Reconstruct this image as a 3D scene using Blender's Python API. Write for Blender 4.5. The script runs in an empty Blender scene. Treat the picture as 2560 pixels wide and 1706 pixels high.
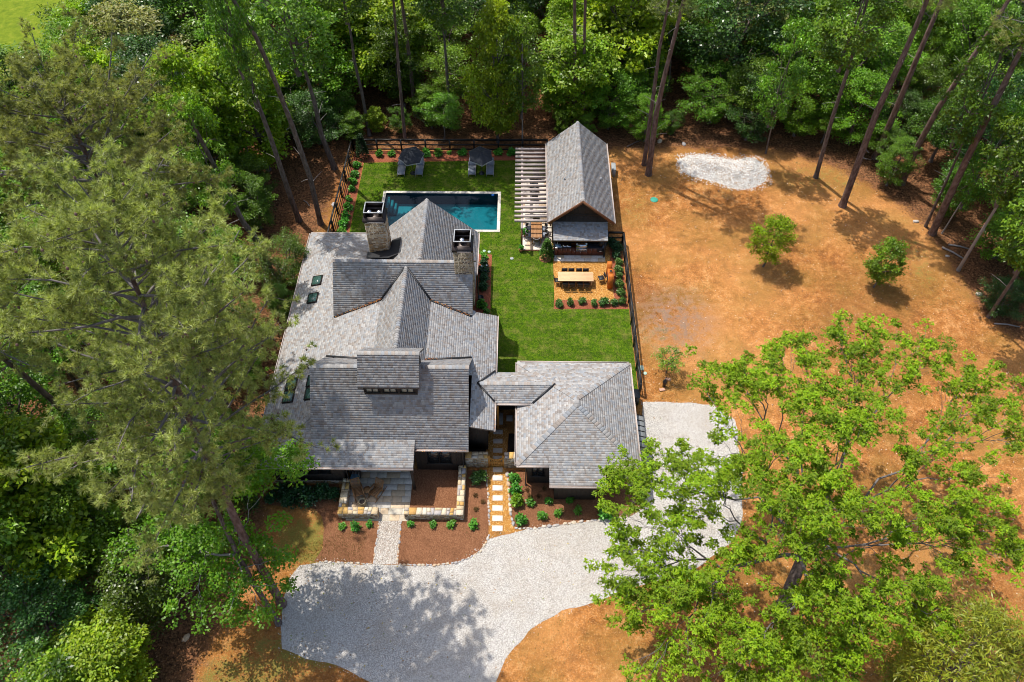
import bpy, math, random
import numpy as np
from mathutils import Vector, Matrix, noise as mnoise

R = math.radians
random.seed(7)
RNG = np.random.default_rng(7)
scene = bpy.context.scene
col = scene.collection

# ---------------------------------------------------------------- camera, sky, sun, exposure
CAM_H, PITCH, YAW, FPX = 46.0, R(51), R(0.65), 1950.0
cd = bpy.data.cameras.new('camera'); cam = bpy.data.objects.new('camera', cd); col.objects.link(cam)
cam.location = (0, 0, CAM_H); cam.rotation_euler = (R(90) - PITCH, 0, YAW)
cd.sensor_width = 36; cd.lens = FPX / 2560 * 36; cd.clip_end = 3000; cd.clip_start = 0.5
scene.camera = cam

SUN_D = Vector((0.35, -0.26, -1.0)).normalized()          # direction the light travels
sun_el = math.asin(-SUN_D.z); sun_az = math.atan2(-SUN_D.x, -SUN_D.y)   # clockwise from +Y
world = bpy.data.worlds.new('World'); scene.world = world; world.use_nodes = True
wn = world.node_tree.nodes; wl = world.node_tree.links
sky = wn.new('ShaderNodeTexSky'); sky.sky_type = 'NISHITA'; sky.sun_disc = False; sky.dust_density = 2.5; sky.ozone_density = .5
sky.sun_elevation = sun_el; sky.sun_rotation = sun_az
wl.new(sky.outputs[0], wn['Background'].inputs[0]); wn['Background'].inputs[1].default_value = 0.15
sd = bpy.data.lights.new('sun', 'SUN'); sd.energy = 3.7; sd.angle = R(0.53); sd.color = (1.0, 0.95, 0.87)
so = bpy.data.objects.new('sun', sd); col.objects.link(so)
so.rotation_euler = SUN_D.to_track_quat('-Z', 'Y').to_euler(); so.location = (-20, 30, 70)
vs = scene.view_settings
vs.view_transform = 'Standard'; vs.look = 'None'; vs.exposure = 0.5; vs.gamma = 1.0; vs.use_curve_mapping = False
scene.cycles.max_bounces = 4; scene.cycles.diffuse_bounces = 2; scene.cycles.glossy_bounces = 2; scene.cycles.transmission_bounces = 2; scene.cycles.transparent_max_bounces = 4
scene.cycles.filter_width = 1.0; scene.cycles.caustics_reflective = False; scene.cycles.caustics_refractive = False

# ---------------------------------------------------------------- survey: a point of the place seen at (x, y) of a view, at height z
_fw = np.array([-math.sin(YAW) * math.cos(PITCH), math.cos(YAW) * math.cos(PITCH), -math.sin(PITCH)])
_rt = np.array([math.cos(YAW), math.sin(YAW), 0.0]); _up = np.cross(_rt, _fw)
VIEW = {'A': (640, 480, .2723), 'B': (640, 860, .2723), 'C': (1100, 860, .2723), 'D': (1200, 480, .2041), 'E': (820, 320, .2041),
        'F': (1220, 290, .1703), 'G': (620, 1120, .238), 'H': (1120, 1120, .238), 'I': (0, 0, .408), 'J': (800, 0, .408),
        'K': (1600, 0, .408), 'L': (0, 560, .34), 'M': (0, 1060, .412), 'N': (1480, 760, .6034), 'O': (1540, 380, .4337),
        'P': (1280, 560, .1403), 'Q': (880, 490, .1447), 'R': (840, 1150, .1447), 'S': (1160, 960, .2424), 'X': (0, 0, 1.0), 'W': (0, 0, 1.088)}
def at(v, x, y, z=0.0):
    ox, oy, s = VIEW[v]; x = ox + x * s; y = oy + y * s
    d = _fw + _rt * (x - 1280) / FPX - _up * (y - 853) / FPX
    p = np.array([0, 0, CAM_H]) + d * ((z - CAM_H) / d[2])
    return Vector(p)
def proj(p):
    v = np.array(p, float) - np.array([0, 0, CAM_H]); z = v @ _fw
    return 1280 + FPX * (v @ _rt) / z, 853 - FPX * (v @ _up) / z
def xy(v, x, y, z=0.0):
    p = at(v, x, y, z); return (p.x, p.y)

# ---------------------------------------------------------------- object helpers
ORG = {}
def tag(o, label=None, cat=None, group=None, kind=None):
    if label: o['label'] = label
    if cat: o['category'] = cat
    if group: o['group'] = group
    if kind: o['kind'] = kind
    return o
def thing(name, label, cat, loc=(0, 0, 0), rz=0.0, group=None):
    o = bpy.data.objects.new(name, None); col.objects.link(o)
    o.location = loc; o.rotation_euler = (0, 0, rz); o.empty_display_size = .2
    ORG[o.name] = Vector(loc)
    return tag(o, label, cat, group)
def link(name, me, parent=None, loc=None, rot=None, scale=None):
    o = bpy.data.objects.new(name, me); col.objects.link(o)
    if parent: o.parent = parent
    if loc is not None: o.location = loc
    if rot is not None: o.rotation_euler = rot
    if scale is not None: o.scale = scale
    return o
def copy_tree(o, parent=None):
    c = o.copy(); col.objects.link(c)
    if parent is not None: c.parent = parent
    for ch in o.children: copy_tree(ch, c)
    return c
def raw_mesh(name, V, F, mat, tint=None, smooth=False):
    V = np.asarray(V, np.float32).reshape(-1, 3)
    me = bpy.data.meshes.new(name)
    if isinstance(F, np.ndarray):
        n, k = F.shape; tot = np.full(n, k, np.int32); idx = F.astype(np.int32).ravel()
    else:
        tot = np.array([len(f) for f in F], np.int32); idx = np.concatenate([np.asarray(f, np.int32) for f in F]) if len(F) else np.zeros(0, np.int32)
    me.vertices.add(len(V)); me.vertices.foreach_set('co', V.ravel())
    me.loops.add(len(idx)); me.loops.foreach_set('vertex_index', idx)
    me.polygons.add(len(tot))
    st = np.zeros(len(tot), np.int32); st[1:] = np.cumsum(tot)[:-1]
    me.polygons.foreach_set('loop_start', st); me.polygons.foreach_set('loop_total', tot)
    if smooth: me.polygons.foreach_set('use_smooth', np.ones(len(tot), bool))
    if tint is not None:
        a = me.attributes.new('tint', 'FLOAT_COLOR', 'FACE')
        t = np.ones((len(tot), 4), np.float32); t[:, :3] = np.asarray(tint, np.float32).reshape(-1, 3)
        a.data.foreach_set('color', t.ravel())
    me.update(calc_edges=True); me.validate()
    if mat: me.materials.append(mat)
    return me
class MB:
    def __init__(s): s.v = []; s.f = []; s.c = []
    def add(s, vs_, fs, c=(1, 1, 1)):
        b = len(s.v); s.v += [tuple(p) for p in vs_]; s.f += [tuple(b + i for i in f) for f in fs]; s.c += [c] * len(fs); return s
    def box(s, a, b, c=(1, 1, 1), M=None):
        x0, y0, z0 = a; x1, y1, z1 = b
        vs_ = [Vector(p) for p in ((x0, y0, z0), (x1, y0, z0), (x1, y1, z0), (x0, y1, z0), (x0, y0, z1), (x1, y0, z1), (x1, y1, z1), (x0, y1, z1))]
        if M: vs_ = [M @ p for p in vs_]
        return s.add(vs_, ((3, 2, 1, 0), (4, 5, 6, 7), (0, 1, 5, 4), (1, 2, 6, 5), (2, 3, 7, 6), (3, 0, 4, 7)), c)
    def bbox(s, a, b, r=.01, c=(1, 1, 1), M=None):           # box with a chamfered top
        x0, y0, z0 = a; x1, y1, z1 = b
        vs_ = [(x0, y0, z0), (x1, y0, z0), (x1, y1, z0), (x0, y1, z0), (x0, y0, z1 - r), (x1, y0, z1 - r), (x1, y1, z1 - r), (x0, y1, z1 - r),
               (x0 + r, y0 + r, z1), (x1 - r, y0 + r, z1), (x1 - r, y1 - r, z1), (x0 + r, y1 - r, z1)]
        vs_ = [Vector(p) for p in vs_]
        if M: vs_ = [M @ p for p in vs_]
        f = [(3, 2, 1, 0), (8, 9, 10, 11)]
        for i in range(4):
            j = (i + 1) % 4; f += [(i, j, 4 + j, 4 + i), (4 + i, 4 + j, 8 + j, 8 + i)]
        return s.add(vs_, f, c)
    def bar(s, p, q, w, h, c=(1, 1, 1)):                     # rectangular bar from p to q
        p = Vector(p); q = Vector(q); d = (q - p); L = d.length; d.normalize()
        sd_ = d.cross(Vector((0, 0, 1)))
        if sd_.length < 1e-4: sd_ = Vector((1, 0, 0))
        sd_.normalize(); u = sd_.cross(d)
        vs_ = []
        for e in (p, q):
            for a, b in ((-1, -1), (1, -1), (1, 1), (-1, 1)): vs_.append(e + sd_ * (a * w / 2) + u * (b * h / 2))
        return s.add(vs_, ((3, 2, 1, 0), (4, 5, 6, 7), (0, 1, 5, 4), (1, 2, 6, 5), (2, 3, 7, 6), (3, 0, 4, 7)), c)
    def tube(s, pts, rad, n=6, c=(1, 1, 1), cap=False):
        pts = [Vector(p) for p in pts]; b = len(s.v); prev = None
        for i, p in enumerate(pts):
            d = (pts[min(i + 1, len(pts) - 1)] - pts[max(i - 1, 0)])
            if d.length < 1e-6: d = Vector((0, 0, 1))
            d.normalize()
            x = d.cross(Vector((0, 1, 0)) if abs(d.y) < .9 else Vector((1, 0, 0))) if prev is None else (prev - d * prev.dot(d))
            if x.length < 1e-5: x = d.orthogonal()
            x.normalize(); prev = x; y = d.cross(x)
            r = rad[i] if hasattr(rad, '__len__') else rad
            for k in range(n):
                a = 2 * math.pi * k / n; s.v.append(tuple(p + x * (r * math.cos(a)) + y * (r * math.sin(a))))
        for i in range(len(pts) - 1):
            for k in range(n):
                j = (k + 1) % n; s.f.append((b + i * n + k, b + i * n + j, b + (i + 1) * n + j, b + (i + 1) * n + k)); s.c.append(c)
        if cap:
            s.f.append(tuple(b + k for k in reversed(range(n)))); s.c.append(c)
            s.f.append(tuple(b + (len(pts) - 1) * n + k for k in range(n))); s.c.append(c)
        return s
    def lathe(s, prof, ctr=(0, 0, 0), n=16, c=(1, 1, 1)):
        b = len(s.v); cx, cy, cz = ctr
        for r, z in prof:
            for k in range(n):
                a = 2 * math.pi * k / n; s.v.append((cx + r * math.cos(a), cy + r * math.sin(a), cz + z))
        for i in range(len(prof) - 1):
            for k in range(n):
                j = (k + 1) % n; s.f.append((b + i * n + k, b + i * n + j, b + (i + 1) * n + j, b + (i + 1) * n + k)); s.c.append(c)
        s.f.append(tuple(b + (len(prof) - 1) * n + k for k in range(n))); s.c.append(c)
        return s
    def prism(s, poly, z0, z1, c=(1, 1, 1), top_scale=1.0):
        n = len(poly); cx = sum(p[0] for p in poly) / n; cy = sum(p[1] for p in poly) / n
        vs_ = [(p[0], p[1], z0) for p in poly] + [(cx + (p[0] - cx) * top_scale, cy + (p[1] - cy) * top_scale, z1) for p in poly]
        area = sum(poly[i][0] * poly[(i + 1) % n][1] - poly[(i + 1) % n][0] * poly[i][1] for i in range(n))
        fs = [tuple(range(n, 2 * n)), tuple(reversed(range(n)))] + [(i, (i + 1) % n, n + (i + 1) % n, n + i) for i in range(n)]
        if area < 0: fs = [tuple(reversed(f)) for f in fs]
        return s.add(vs_, fs, c)
    def slab(s, poly3, t, c=(1, 1, 1)):                       # sloping polygon with vertical thickness t below it
        n = len(poly3); vs_ = [Vector(p) for p in poly3] + [Vector(p) - Vector((0, 0, t)) for p in poly3]
        return s.add(vs_, [tuple(range(n)), tuple(reversed(range(n, 2 * n)))] + [(i, n + i, n + (i + 1) % n, (i + 1) % n) for i in range(n)], c)
    def build(s, name, mat, parent=None, world=True, smooth=False, kind=None, label=None):
        V = np.array(s.v, np.float32).reshape(-1, 3)
        if parent is not None and world:
            p = parent; o = Vector((0, 0, 0))
            while p is not None: o = o + p.location; p = p.parent
            V = V - np.array(o, np.float32)
        tint = None if all(c == (1, 1, 1) for c in s.c) else s.c
        me = raw_mesh(name, V, s.f, mat, tint, smooth)
        o = link(name, me, parent)
        if kind: o['kind'] = kind
        if label: o['label'] = label
        return o
def sheet(name, poly, z, mat, parent=None, kind='structure', label=None, cat=None):
    m = MB(); n = len(poly); area = sum(poly[i][0] * poly[(i + 1) % n][1] - poly[(i + 1) % n][0] * poly[i][1] for i in range(n))
    pl = poly if area > 0 else poly[::-1]
    m.add([(p[0], p[1], z) for p in pl], [tuple(range(n))])
    o = m.build(name, mat, parent)
    if parent is None or kind == 'stuff': o['kind'] = kind
    if label: o['label'] = label
    if cat: o['category'] = cat
    return o
def smooth_loop(pts, it=2):
    for _ in range(it):
        q = []
        for i in range(len(pts)):
            a = pts[i]; b = pts[(i + 1) % len(pts)]
            q += [(a[0] * .75 + b[0] * .25, a[1] * .75 + b[1] * .25), (a[0] * .25 + b[0] * .75, a[1] * .25 + b[1] * .75)]
        pts = q
    return pts
def wobble(poly, amp, step=.5, seed=0):                      # subdivide and roughen an outline
    out = []
    for i in range(len(poly)):
        a = Vector((*poly[i], 0)); b = Vector((*poly[(i + 1) % len(poly)], 0)); n = max(1, int((b - a).length / step))
        for k in range(n):
            p = a.lerp(b, k / n); o = mnoise.noise_vector(Vector((p.x * .9 + seed, p.y * .9, seed)))
            out.append((p.x + o.x * amp, p.y + o.y * amp))
    return out
def inpoly(P, poly):
    P = np.asarray(P); x, y = P[:, 0], P[:, 1]; r = np.zeros(len(P), bool); n = len(poly)
    for i in range(n):
        x0, y0 = poly[i]; x1, y1 = poly[(i + 1) % n]
        c = ((y0 > y) != (y1 > y)) & (x < (x1 - x0) * (y - y0) / ((y1 - y0) if y1 != y0 else 1e-9) + x0)
        r ^= c
    return r
def polydist(P, poly):
    P = np.asarray(P)[:, :2]; d = np.full(len(P), 1e9); n = len(poly)
    for i in range(n):
        a = np.array(poly[i]); b = np.array(poly[(i + 1) % n]); ab = b - a
        t = np.clip(((P - a) @ ab) / max(ab @ ab, 1e-9), 0, 1); q = a + t[:, None] * ab
        d = np.minimum(d, np.hypot(*(P - q).T))
    return np.where(inpoly(P, poly), d, -d)

# ---------------------------------------------------------------- materials
class NT:
    def __init__(s, name, rough=.8, spec=.3):
        s.m = bpy.data.materials.new(name); s.m.use_nodes = True; s.t = s.m.node_tree; s.n = s.t.nodes; s.l = s.t.links
        s.b = s.n['Principled BSDF']; s.b.inputs['Roughness'].default_value = rough; s.b.inputs['Specular IOR Level'].default_value = spec
    def new(s, k, **kw):
        n = s.n.new(k)
        for a, v in kw.items(): setattr(n, a, v)
        return n
    def pos(s): return s.new('ShaderNodeNewGeometry').outputs['Position']
    def noise(s, scale, detail=4, rough=.55, vec=None, dist=0.0):
        n = s.new('ShaderNodeTexNoise'); n.inputs['Scale'].default_value = scale; n.inputs['Detail'].default_value = detail
        n.inputs['Roughness'].default_value = rough; n.inputs['Distortion'].default_value = dist
        s.l.new(vec if vec is not None else s.pos(), n.inputs['Vector']); return n.outputs['Fac']
    def vor(s, scale, out='Color', feature='F1', vec=None, rnd=1.0):
        n = s.new('ShaderNodeTexVoronoi', feature=feature); n.inputs['Scale'].default_value = scale; n.inputs['Randomness'].default_value = rnd
        s.l.new(vec if vec is not None else s.pos(), n.inputs['Vector']); return n.outputs[out]
    def ramp(s, fac, stops, interp='LINEAR'):
        n = s.new('ShaderNodeValToRGB'); e = n.color_ramp; e.interpolation = interp
        while len(e.elements) < len(stops): e.elements.new(.5)
        for i, (p, c) in enumerate(stops):
            e.elements[i].position = p; e.elements[i].color = (*c, 1) if hasattr(c, '__len__') else (c, c, c, 1)
        s.l.new(fac, n.inputs[0]); return n.outputs[0]
    def mix(s, f, a, b, mode='MIX'):
        n = s.new('ShaderNodeMix', data_type='RGBA', blend_type=mode)
        for v, i in ((f, 0), (a, 6), (b, 7)):
            if isinstance(v, (int, float)): n.inputs[i].default_value = v
            elif isinstance(v, tuple): n.inputs[i].default_value = (*v, 1)
            else: s.l.new(v, n.inputs[i])
        return n.outputs[2]
    def math(s, op, a, b=0.0, clamp=False):
        n = s.new('ShaderNodeMath', operation=op, use_clamp=clamp)
        for v, i in ((a, 0), (b, 1)):
            if isinstance(v, (int, float)): n.inputs[i].default_value = v
            else: s.l.new(v, n.inputs[i])
        return n.outputs[0]
    def attr(s, name, out='Color'):
        n = s.new('ShaderNodeAttribute', attribute_name=name); return n.outputs[out]
    def scaled(s, sx, sy, sz, src=None):
        n = s.new('ShaderNodeVectorMath', operation='MULTIPLY'); n.inputs[1].default_value = (sx, sy, sz)
        s.l.new(src if src is not None else s.pos(), n.inputs[0]); return n.outputs[0]
    def base(s, c):
        if isinstance(c, tuple): s.b.inputs['Base Color'].default_value = (*c, 1)
        else: s.l.new(c, s.b.inputs['Base Color'])
        return s
    def bump(s, h, strength=.5, dist=.05):
        n = s.new('ShaderNodeBump'); n.inputs['Strength'].default_value = strength; n.inputs['Distance'].default_value = dist
        s.l.new(h, n.inputs['Height']); s.l.new(n.outputs[0], s.b.inputs['Normal']); return s
def plain(name, c, rough=.7, spec=.3, metal=0.0, var=.25, scale=6.0):
    t = NT(name, rough, spec); t.b.inputs['Metallic'].default_value = metal
    f = t.noise(scale, 5)
    t.base(t.mix(f, tuple(x * (1 - var) for x in c), tuple(min(1, x * (1 + var)) for x in c)))
    return t.m
def tinted(name, rough=.85, spec=.25, nscale=14.0, var=.3, bump=.3, bd=.02):
    t = NT(name, rough, spec); f = t.noise(nscale, 5)
    g = t.ramp(f, [(.2, 1 - var), (.8, 1 + var)])
    t.base(t.mix(1.0, t.attr('tint'), g, 'MULTIPLY')); t.bump(f, bump, bd); return t.m
def leafmat(name, c, trans=.35, var=.22, rough=.42):
    t = NT(name, rough, .4)
    oi = t.new('ShaderNodeObjectInfo').outputs['Random']
    hs = t.new('ShaderNodeHueSaturation'); hs.inputs['Saturation'].default_value = 1.0
    t.l.new(t.mix(1.0, t.attr('tint'), c, 'MULTIPLY'), hs.inputs['Color'])
    mr = t.new('ShaderNodeMapRange'); mr.inputs[3].default_value = .485; mr.inputs[4].default_value = .515; t.l.new(oi, mr.inputs[0]); t.l.new(mr.outputs[0], hs.inputs['Hue'])
    mv = t.new('ShaderNodeMapRange'); mv.inputs[3].default_value = 1 - var; mv.inputs[4].default_value = 1 + var
    w = t.math('FRACT', t.math('MULTIPLY', oi, 7.31)); t.l.new(w, mv.inputs[0]); t.l.new(mv.outputs[0], hs.inputs['Value'])
    t.base(hs.outputs[0])
    tr = t.new('ShaderNodeBsdfTranslucent'); t.l.new(t.mix(1.0, hs.outputs[0], (1.25, 1.3, .5), 'MULTIPLY'), tr.inputs[0])
    mx = t.new('ShaderNodeMixShader'); mx.inputs[0].default_value = trans
    t.l.new(t.b.outputs[0], mx.inputs[1]); t.l.new(tr.outputs[0], mx.inputs[2]); t.l.new(mx.outputs[0], t.n['Material Output'].inputs[0])
    return t.m
M = {}
M['shingle'] = tinted('roof_shingle', .92, .15, 30, .22, .4, .01)
M['stone'] = tinted('fieldstone', .85, .2, 20, .3, .6, .02)
M['paver'] = tinted('travertine_paver', .75, .25, 7, .22, .25, .01)
M['mortar'] = plain('mortar', (.46, .40, .31), .95)
M['siding'] = NT('dark_siding', .75, .25)
_t = M['siding']; _s = _t.new('ShaderNodeTexWave', wave_type='BANDS', bands_direction='DIAGONAL'); _s.inputs['Scale'].default_value = 2.2
_t.l.new(_t.scaled(1, 1, 0), _s.inputs['Vector']); _f = _s.outputs['Fac']
_t.base(_t.mix(_t.noise(5), (.040, .031, .025), (.062, .050, .040))); _t.bump(_t.ramp(_f, [(.86, 0.0), (.93, 1.0)]), .8, .03); M['siding'] = _t.m
M['roof_edge'] = plain('roof_edge', (.12, .105, .095), .85)
M['gutter'] = plain('gutter_metal', (.60, .52, .47), .45, .4, 0.0, .18, 3)
M['flash'] = plain('flashing_membrane', (.022, .022, .024), .55, .4)
M['copper'] = plain('dark_bronze_metal', (.035, .026, .023), .4, .5, .6)
M['steel'] = plain('stainless_steel', (.62, .62, .62), .22, .5, 1.0, .08)
M['frame_w'] = plain('pale_metal_frame', (.36, .37, .38), .4, .4)
M['black'] = plain('black_paint', (.012, .012, .013), .5, .4)
M['blackmetal'] = plain('black_metal', (.02, .02, .022), .4, .4)
M['glass'] = plain('window_glass', (.02, .025, .028), .06, .8, 0, .1, 2)
M['skyglass'] = plain('skylight_glass', (.045, .10, .08), .08, .8, 0, .35, 1.5)
M['blind'] = plain('window_blind', (.45, .45, .38), .8)
M['teak'] = plain('teak_wood', (.34, .17, .07), .6, .3, 0, .3, 9)
M['oakwood'] = plain('pale_table_wood', (.58, .37, .20), .6, .3, 0, .2, 5)
M['cedar'] = plain('golden_cedar', (.52, .24, .05), .55, .3, 0, .3, 8)
M['pergola'] = plain('weathered_timber', (.50, .42, .38), .8, .2, 0, .2, 5)
M['rawwood'] = plain('brown_timber', (.20, .09, .045), .8, .2, 0, .25, 5)
M['cabinet'] = plain('cabinet_wood', (.13, .042, .020), .5, .35, 0, .35, 7)
M['granite'] = plain('dark_granite', (.03, .032, .038), .25, .5, 0, .3, 40)
M['corten'] = plain('corten_steel', (.48, .135, .02), .75, .25, 0, .35, 5)
M['canvas'] = plain('charcoal_canvas', (.022, .026, .033), .85)
M['fringe'] = plain('pale_fringe', (.55, .55, .53), .85)
M['sling'] = plain('grey_sling', (.20, .225, .27), .8)
M['slingframe'] = plain('lounger_frame', (.42, .40, .42), .5)
M['terracotta'] = plain('terracotta', (.40, .16, .08), .8)
M['ceramic'] = plain('glazed_ceramic', (.30, .25, .16), .4, .4, 0, .45, 9)
M['ash'] = plain('ash_and_char', (.05, .04, .035), .95, .2, 0, .6, 18)
M['green_plastic'] = plain('green_plastic', (.04, .28, .20), .5)
M['pale_plastic'] = plain('pale_green_plastic', (.34, .46, .38), .5)
M['blue'] = plain('blue_plastic', (.02, .14, .5), .35)
M['bluegrey'] = plain('blue_grey_cloth', (.12, .23, .33), .7)
M['brickpink'] = plain('pink_brick', (.50, .29, .20), .9)
M['boxgrey'] = plain('grey_utility', (.30, .32, .32), .5)
M['bark'] = NT('bark_brown', .95, .1); _t = M['bark']
_f = _t.noise(7, 6, .65, _t.scaled(1, 1, .22)); _t.base(_t.ramp(_f, [(.3, (.055, .042, .036)), (.52, (.14, .11, .095)), (.75, (.24, .20, .18))])); _t.bump(_f, .9, .06); M['bark'] = _t.m
M['barkred'] = NT('bark_pine', .95, .1); _t = M['barkred']
_f = _t.noise(6, 6, .65, _t.scaled(1, 1, .3)); _t.base(_t.ramp(_f, [(.3, (.06, .038, .03)), (.5, (.15, .10, .08)), (.75, (.26, .19, .17))])); _t.bump(_f, .9, .06); M['barkred'] = _t.m
M['twig'] = plain('pale_twig', (.27, .24, .22), .9, .15, 0, .35, 3)
M['rock'] = tinted('edging_rock', .9, .2, 9, .35, .6, .04)
M['l_forest'] = leafmat('leaf_forest', (.108, .208, .013), .29, .38, .36)
M['l_dark'] = leafmat('leaf_dark', (.055, .125, .020), .24, .3, .34)
M['l_yellow'] = leafmat('leaf_yellow_green', (.25, .37, .018), .42, .1)
M['l_oak'] = leafmat('leaf_oak', (.225, .325, .004), .40, .05, .65)
M['l_poplar'] = leafmat('leaf_poplar', (.160, .30, .015), .42, .12)
M['l_pale'] = leafmat('leaf_pale', (.30, .33, .11), .28, .12)
M['needle'] = leafmat('pine_needles', (.34, .395, .135), .40, .04)
M['needle_d'] = leafmat('pine_needles_dark', (.26, .31, .105), .38, .04)
M['l_shrub'] = leafmat('leaf_shrub', (.10, .31, .03), .32, .18)
M['l_shrubd'] = leafmat('leaf_evergreen', (.024, .085, .026), .2, .15, .35)
M['l_conifer'] = leafmat('leaf_conifer', (.03, .065, .022), .15, .1)
M['l_straw'] = leafmat('straw_tuft', (.20, .13, .05), .2, .15)
M['petal'] = plain('white_petal', (.65, .68, .72), .7)
# ground
t = NT('ground_soil', .95, .1)
n1 = t.noise(.22, 6, .6); n2 = t.noise(1.6, 6, .65); n3 = t.noise(11, 6, .7); n4 = t.noise(.09, 3, .5)
nm = t.math('ADD', t.math('MULTIPLY', n2, .45), t.math('ADD', t.math('MULTIPLY', n3, .30), t.math('MULTIPLY', t.noise(.34, 4, .6), .25)))
clay = t.ramp(nm, [(.42, (.18, .066, .018)), (.475, (.33, .120, .027)), (.52, (.46, .182, .046)), (.575, (.62, .31, .115))])
clay = t.mix(t.ramp(t.noise(6.5, 6, .8), [(.47, 0.0), (.58, .8)]), clay, (.24, .105, .034))
clay = t.mix(t.ramp(t.noise(8.5, 6, .8), [(.54, 0.0), (.63, .85)]), clay, (.66, .36, .16))
clay = t.mix(t.ramp(n4, [(.46, 0.0), (.62, .5)]), clay, t.mix(n3, (.50, .215, .060), (.66, .345, .13))); clay = t.mix(t.ramp(n4, [(.34, .45), (.46, 0.0)]), clay, (.25, .105, .035))
gp = t.math('MULTIPLY', t.ramp(n1, [(.44, 0.0), (.60, 1.0)]), t.ramp(n3, [(.38, .1), (.56, 1.0)]))
clay = t.mix(t.math('MULTIPLY', gp, .55), clay, (.22, .145, .032))
grey = t.math('MULTIPLY', t.attr('grey', 'Fac'), t.ramp(n2, [(.40, 0.0), (.58, .85)]))
clay = t.mix(grey, clay, (.24, .165, .125))
pn = t.ramp(t.math('ADD', t.math('MULTIPLY', n3, .5), t.math('MULTIPLY', n2, .5)), [(.36, 0.0), (.64, 1.0)])
gv = t.math('MULTIPLY', t.math('SUBTRACT', t.math('ADD', t.attr('grass', 'Fac'), pn), 1.0), 2.6, True)
grasscol = t.ramp(n3, [(.35, (.10, .10, .02)), (.55, (.20, .185, .04)), (.7, (.28, .23, .07))])
clay = t.mix(t.math('MULTIPLY', gv, .9), clay, grasscol)
lit = t.ramp(t.noise(5.5, 6, .8), [(.38, (.030, .016, .010)), (.48, (.11, .052, .025)), (.56, (.22, .105, .048)), (.66, (.40, .21, .10))])
lit = t.mix(t.math('MULTIPLY', t.ramp(n2, [(.5, 0.0), (.66, .8)]), 1.0), lit, (.30, .13, .06))
lv = t.math('MULTIPLY', t.math('SUBTRACT', t.math('ADD', t.attr('litter', 'Fac'), t.math('MULTIPLY', pn, .8)), .85), 3.5, True)
c = t.mix(lv, clay, lit)
mead = t.ramp(t.noise(1.2, 6, .6), [(.3, (.10, .155, .010)), (.55, (.16, .215, .014)), (.75, (.24, .25, .03))])
c = t.mix(t.attr('meadow', 'Fac'), c, mead)
t.base(c); t.bump(t.math('ADD', n3, t.math('MULTIPLY', n2, 2.0)), .9, .10); M['ground'] = t.m
# lawn
t = NT('lawn_turf', .95, .05); n2 = t.noise(1.3, 6, .65); n3 = t.noise(16, 5, .7)
bk = t.new('ShaderNodeTexBrick'); bk.inputs['Scale'].default_value = 1.0; bk.inputs['Brick Width'].default_value = 1.6; bk.inputs['Row Height'].default_value = .55; bk.inputs['Mortar Size'].default_value = .02
bk.inputs['Color1'].default_value = (.8, .8, .8, 1); bk.inputs['Color2'].default_value = (1.15, 1.12, 1.0, 1); bk.inputs['Mortar'].default_value = (1.3, 1.15, 1.0, 1)
t.l.new(t.pos(), bk.inputs['Vector'])
n5 = t.noise(4.5, 5, .7)
c = t.ramp(n3, [(.34, (.020, .062, .003)), (.5, (.068, .140, .005)), (.64, (.155, .215, .016))])
c = t.mix(t.ramp(n5, [(.42, .75), (.56, 0.0)]), c, (.03, .068, .008)); c = t.mix(t.ramp(n2, [(.48, 0.0), (.66, .6)]), c, (.17, .165, .045)); c = t.mix(.9, c, t.mix(1.0, c, bk.outputs['Color'], 'MULTIPLY'))
t.base(c); t.bump(n3, .8, .06); M['lawn'] = t.m
# gravels and mulch
def gravel(name, stops, scale=22, bump=.8):
    t = NT(name, .9, .2); v = t.vor(scale); g = t.new('ShaderNodeSeparateColor'); t.l.new(v, g.inputs[0])
    c = t.ramp(g.outputs[0], stops); d = t.vor(scale, 'Distance')
    n = t.noise(.55, 6, .65); c = t.mix(t.ramp(n, [(.42, 0.0), (.68, .5)]), c, (stops[1][1][0] * .82, stops[1][1][1] * .72, stops[1][1][2] * .60))
    c = t.mix(t.ramp(d, [(.35, 0.0), (.75, .6)]), c, tuple(x * .45 for x in stops[0][1]))
    t.base(c); t.bump(d, bump, .03); return t.m
M['drive'] = gravel('white_gravel', [(0.0, (.30, .275, .25)), (.25, (.47, .445, .41)), (.6, (.56, .53, .49)), (1.0, (.67, .64, .59))], 24)
M['walkgravel'] = gravel('grey_gravel', [(0.0, (.18, .15, .13)), (.3, (.42, .37, .32)), (.6, (.56, .52, .47)), (1.0, (.66, .62, .57))], 22)
M['gold'] = gravel('golden_gravel', [(0.0, (.24, .10, .018)), (.3, (.46, .20, .034)), (.6, (.54, .26, .056)), (1.0, (.64, .37, .12))], 26)
def mulch(name, a, b, d):
    t = NT(name, .95, .1); n3 = t.noise(20, 6, .75, t.scaled(1, .5, 1)); n2 = t.noise(1.2, 5)
    c = t.ramp(n3, [(.34, a), (.52, b), (.72, d)]); c = t.mix(t.ramp(n2, [(.45, 0.0), (.7, .4)]), c, a); t.base(c); t.bump(n3, .9, .06); return t.m
M['mulch'] = mulch('brown_mulch', (.10, .042, .020), (.235, .105, .052), (.38, .20, .11))
M['mulchred'] = mulch('red_mulch', (.14, .035, .018), (.29, .095, .05), (.42, .17, .10))
M['mulchdark'] = mulch('dark_mulch', (.012, .010, .009), (.03, .024, .02), (.07, .055, .045))
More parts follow.
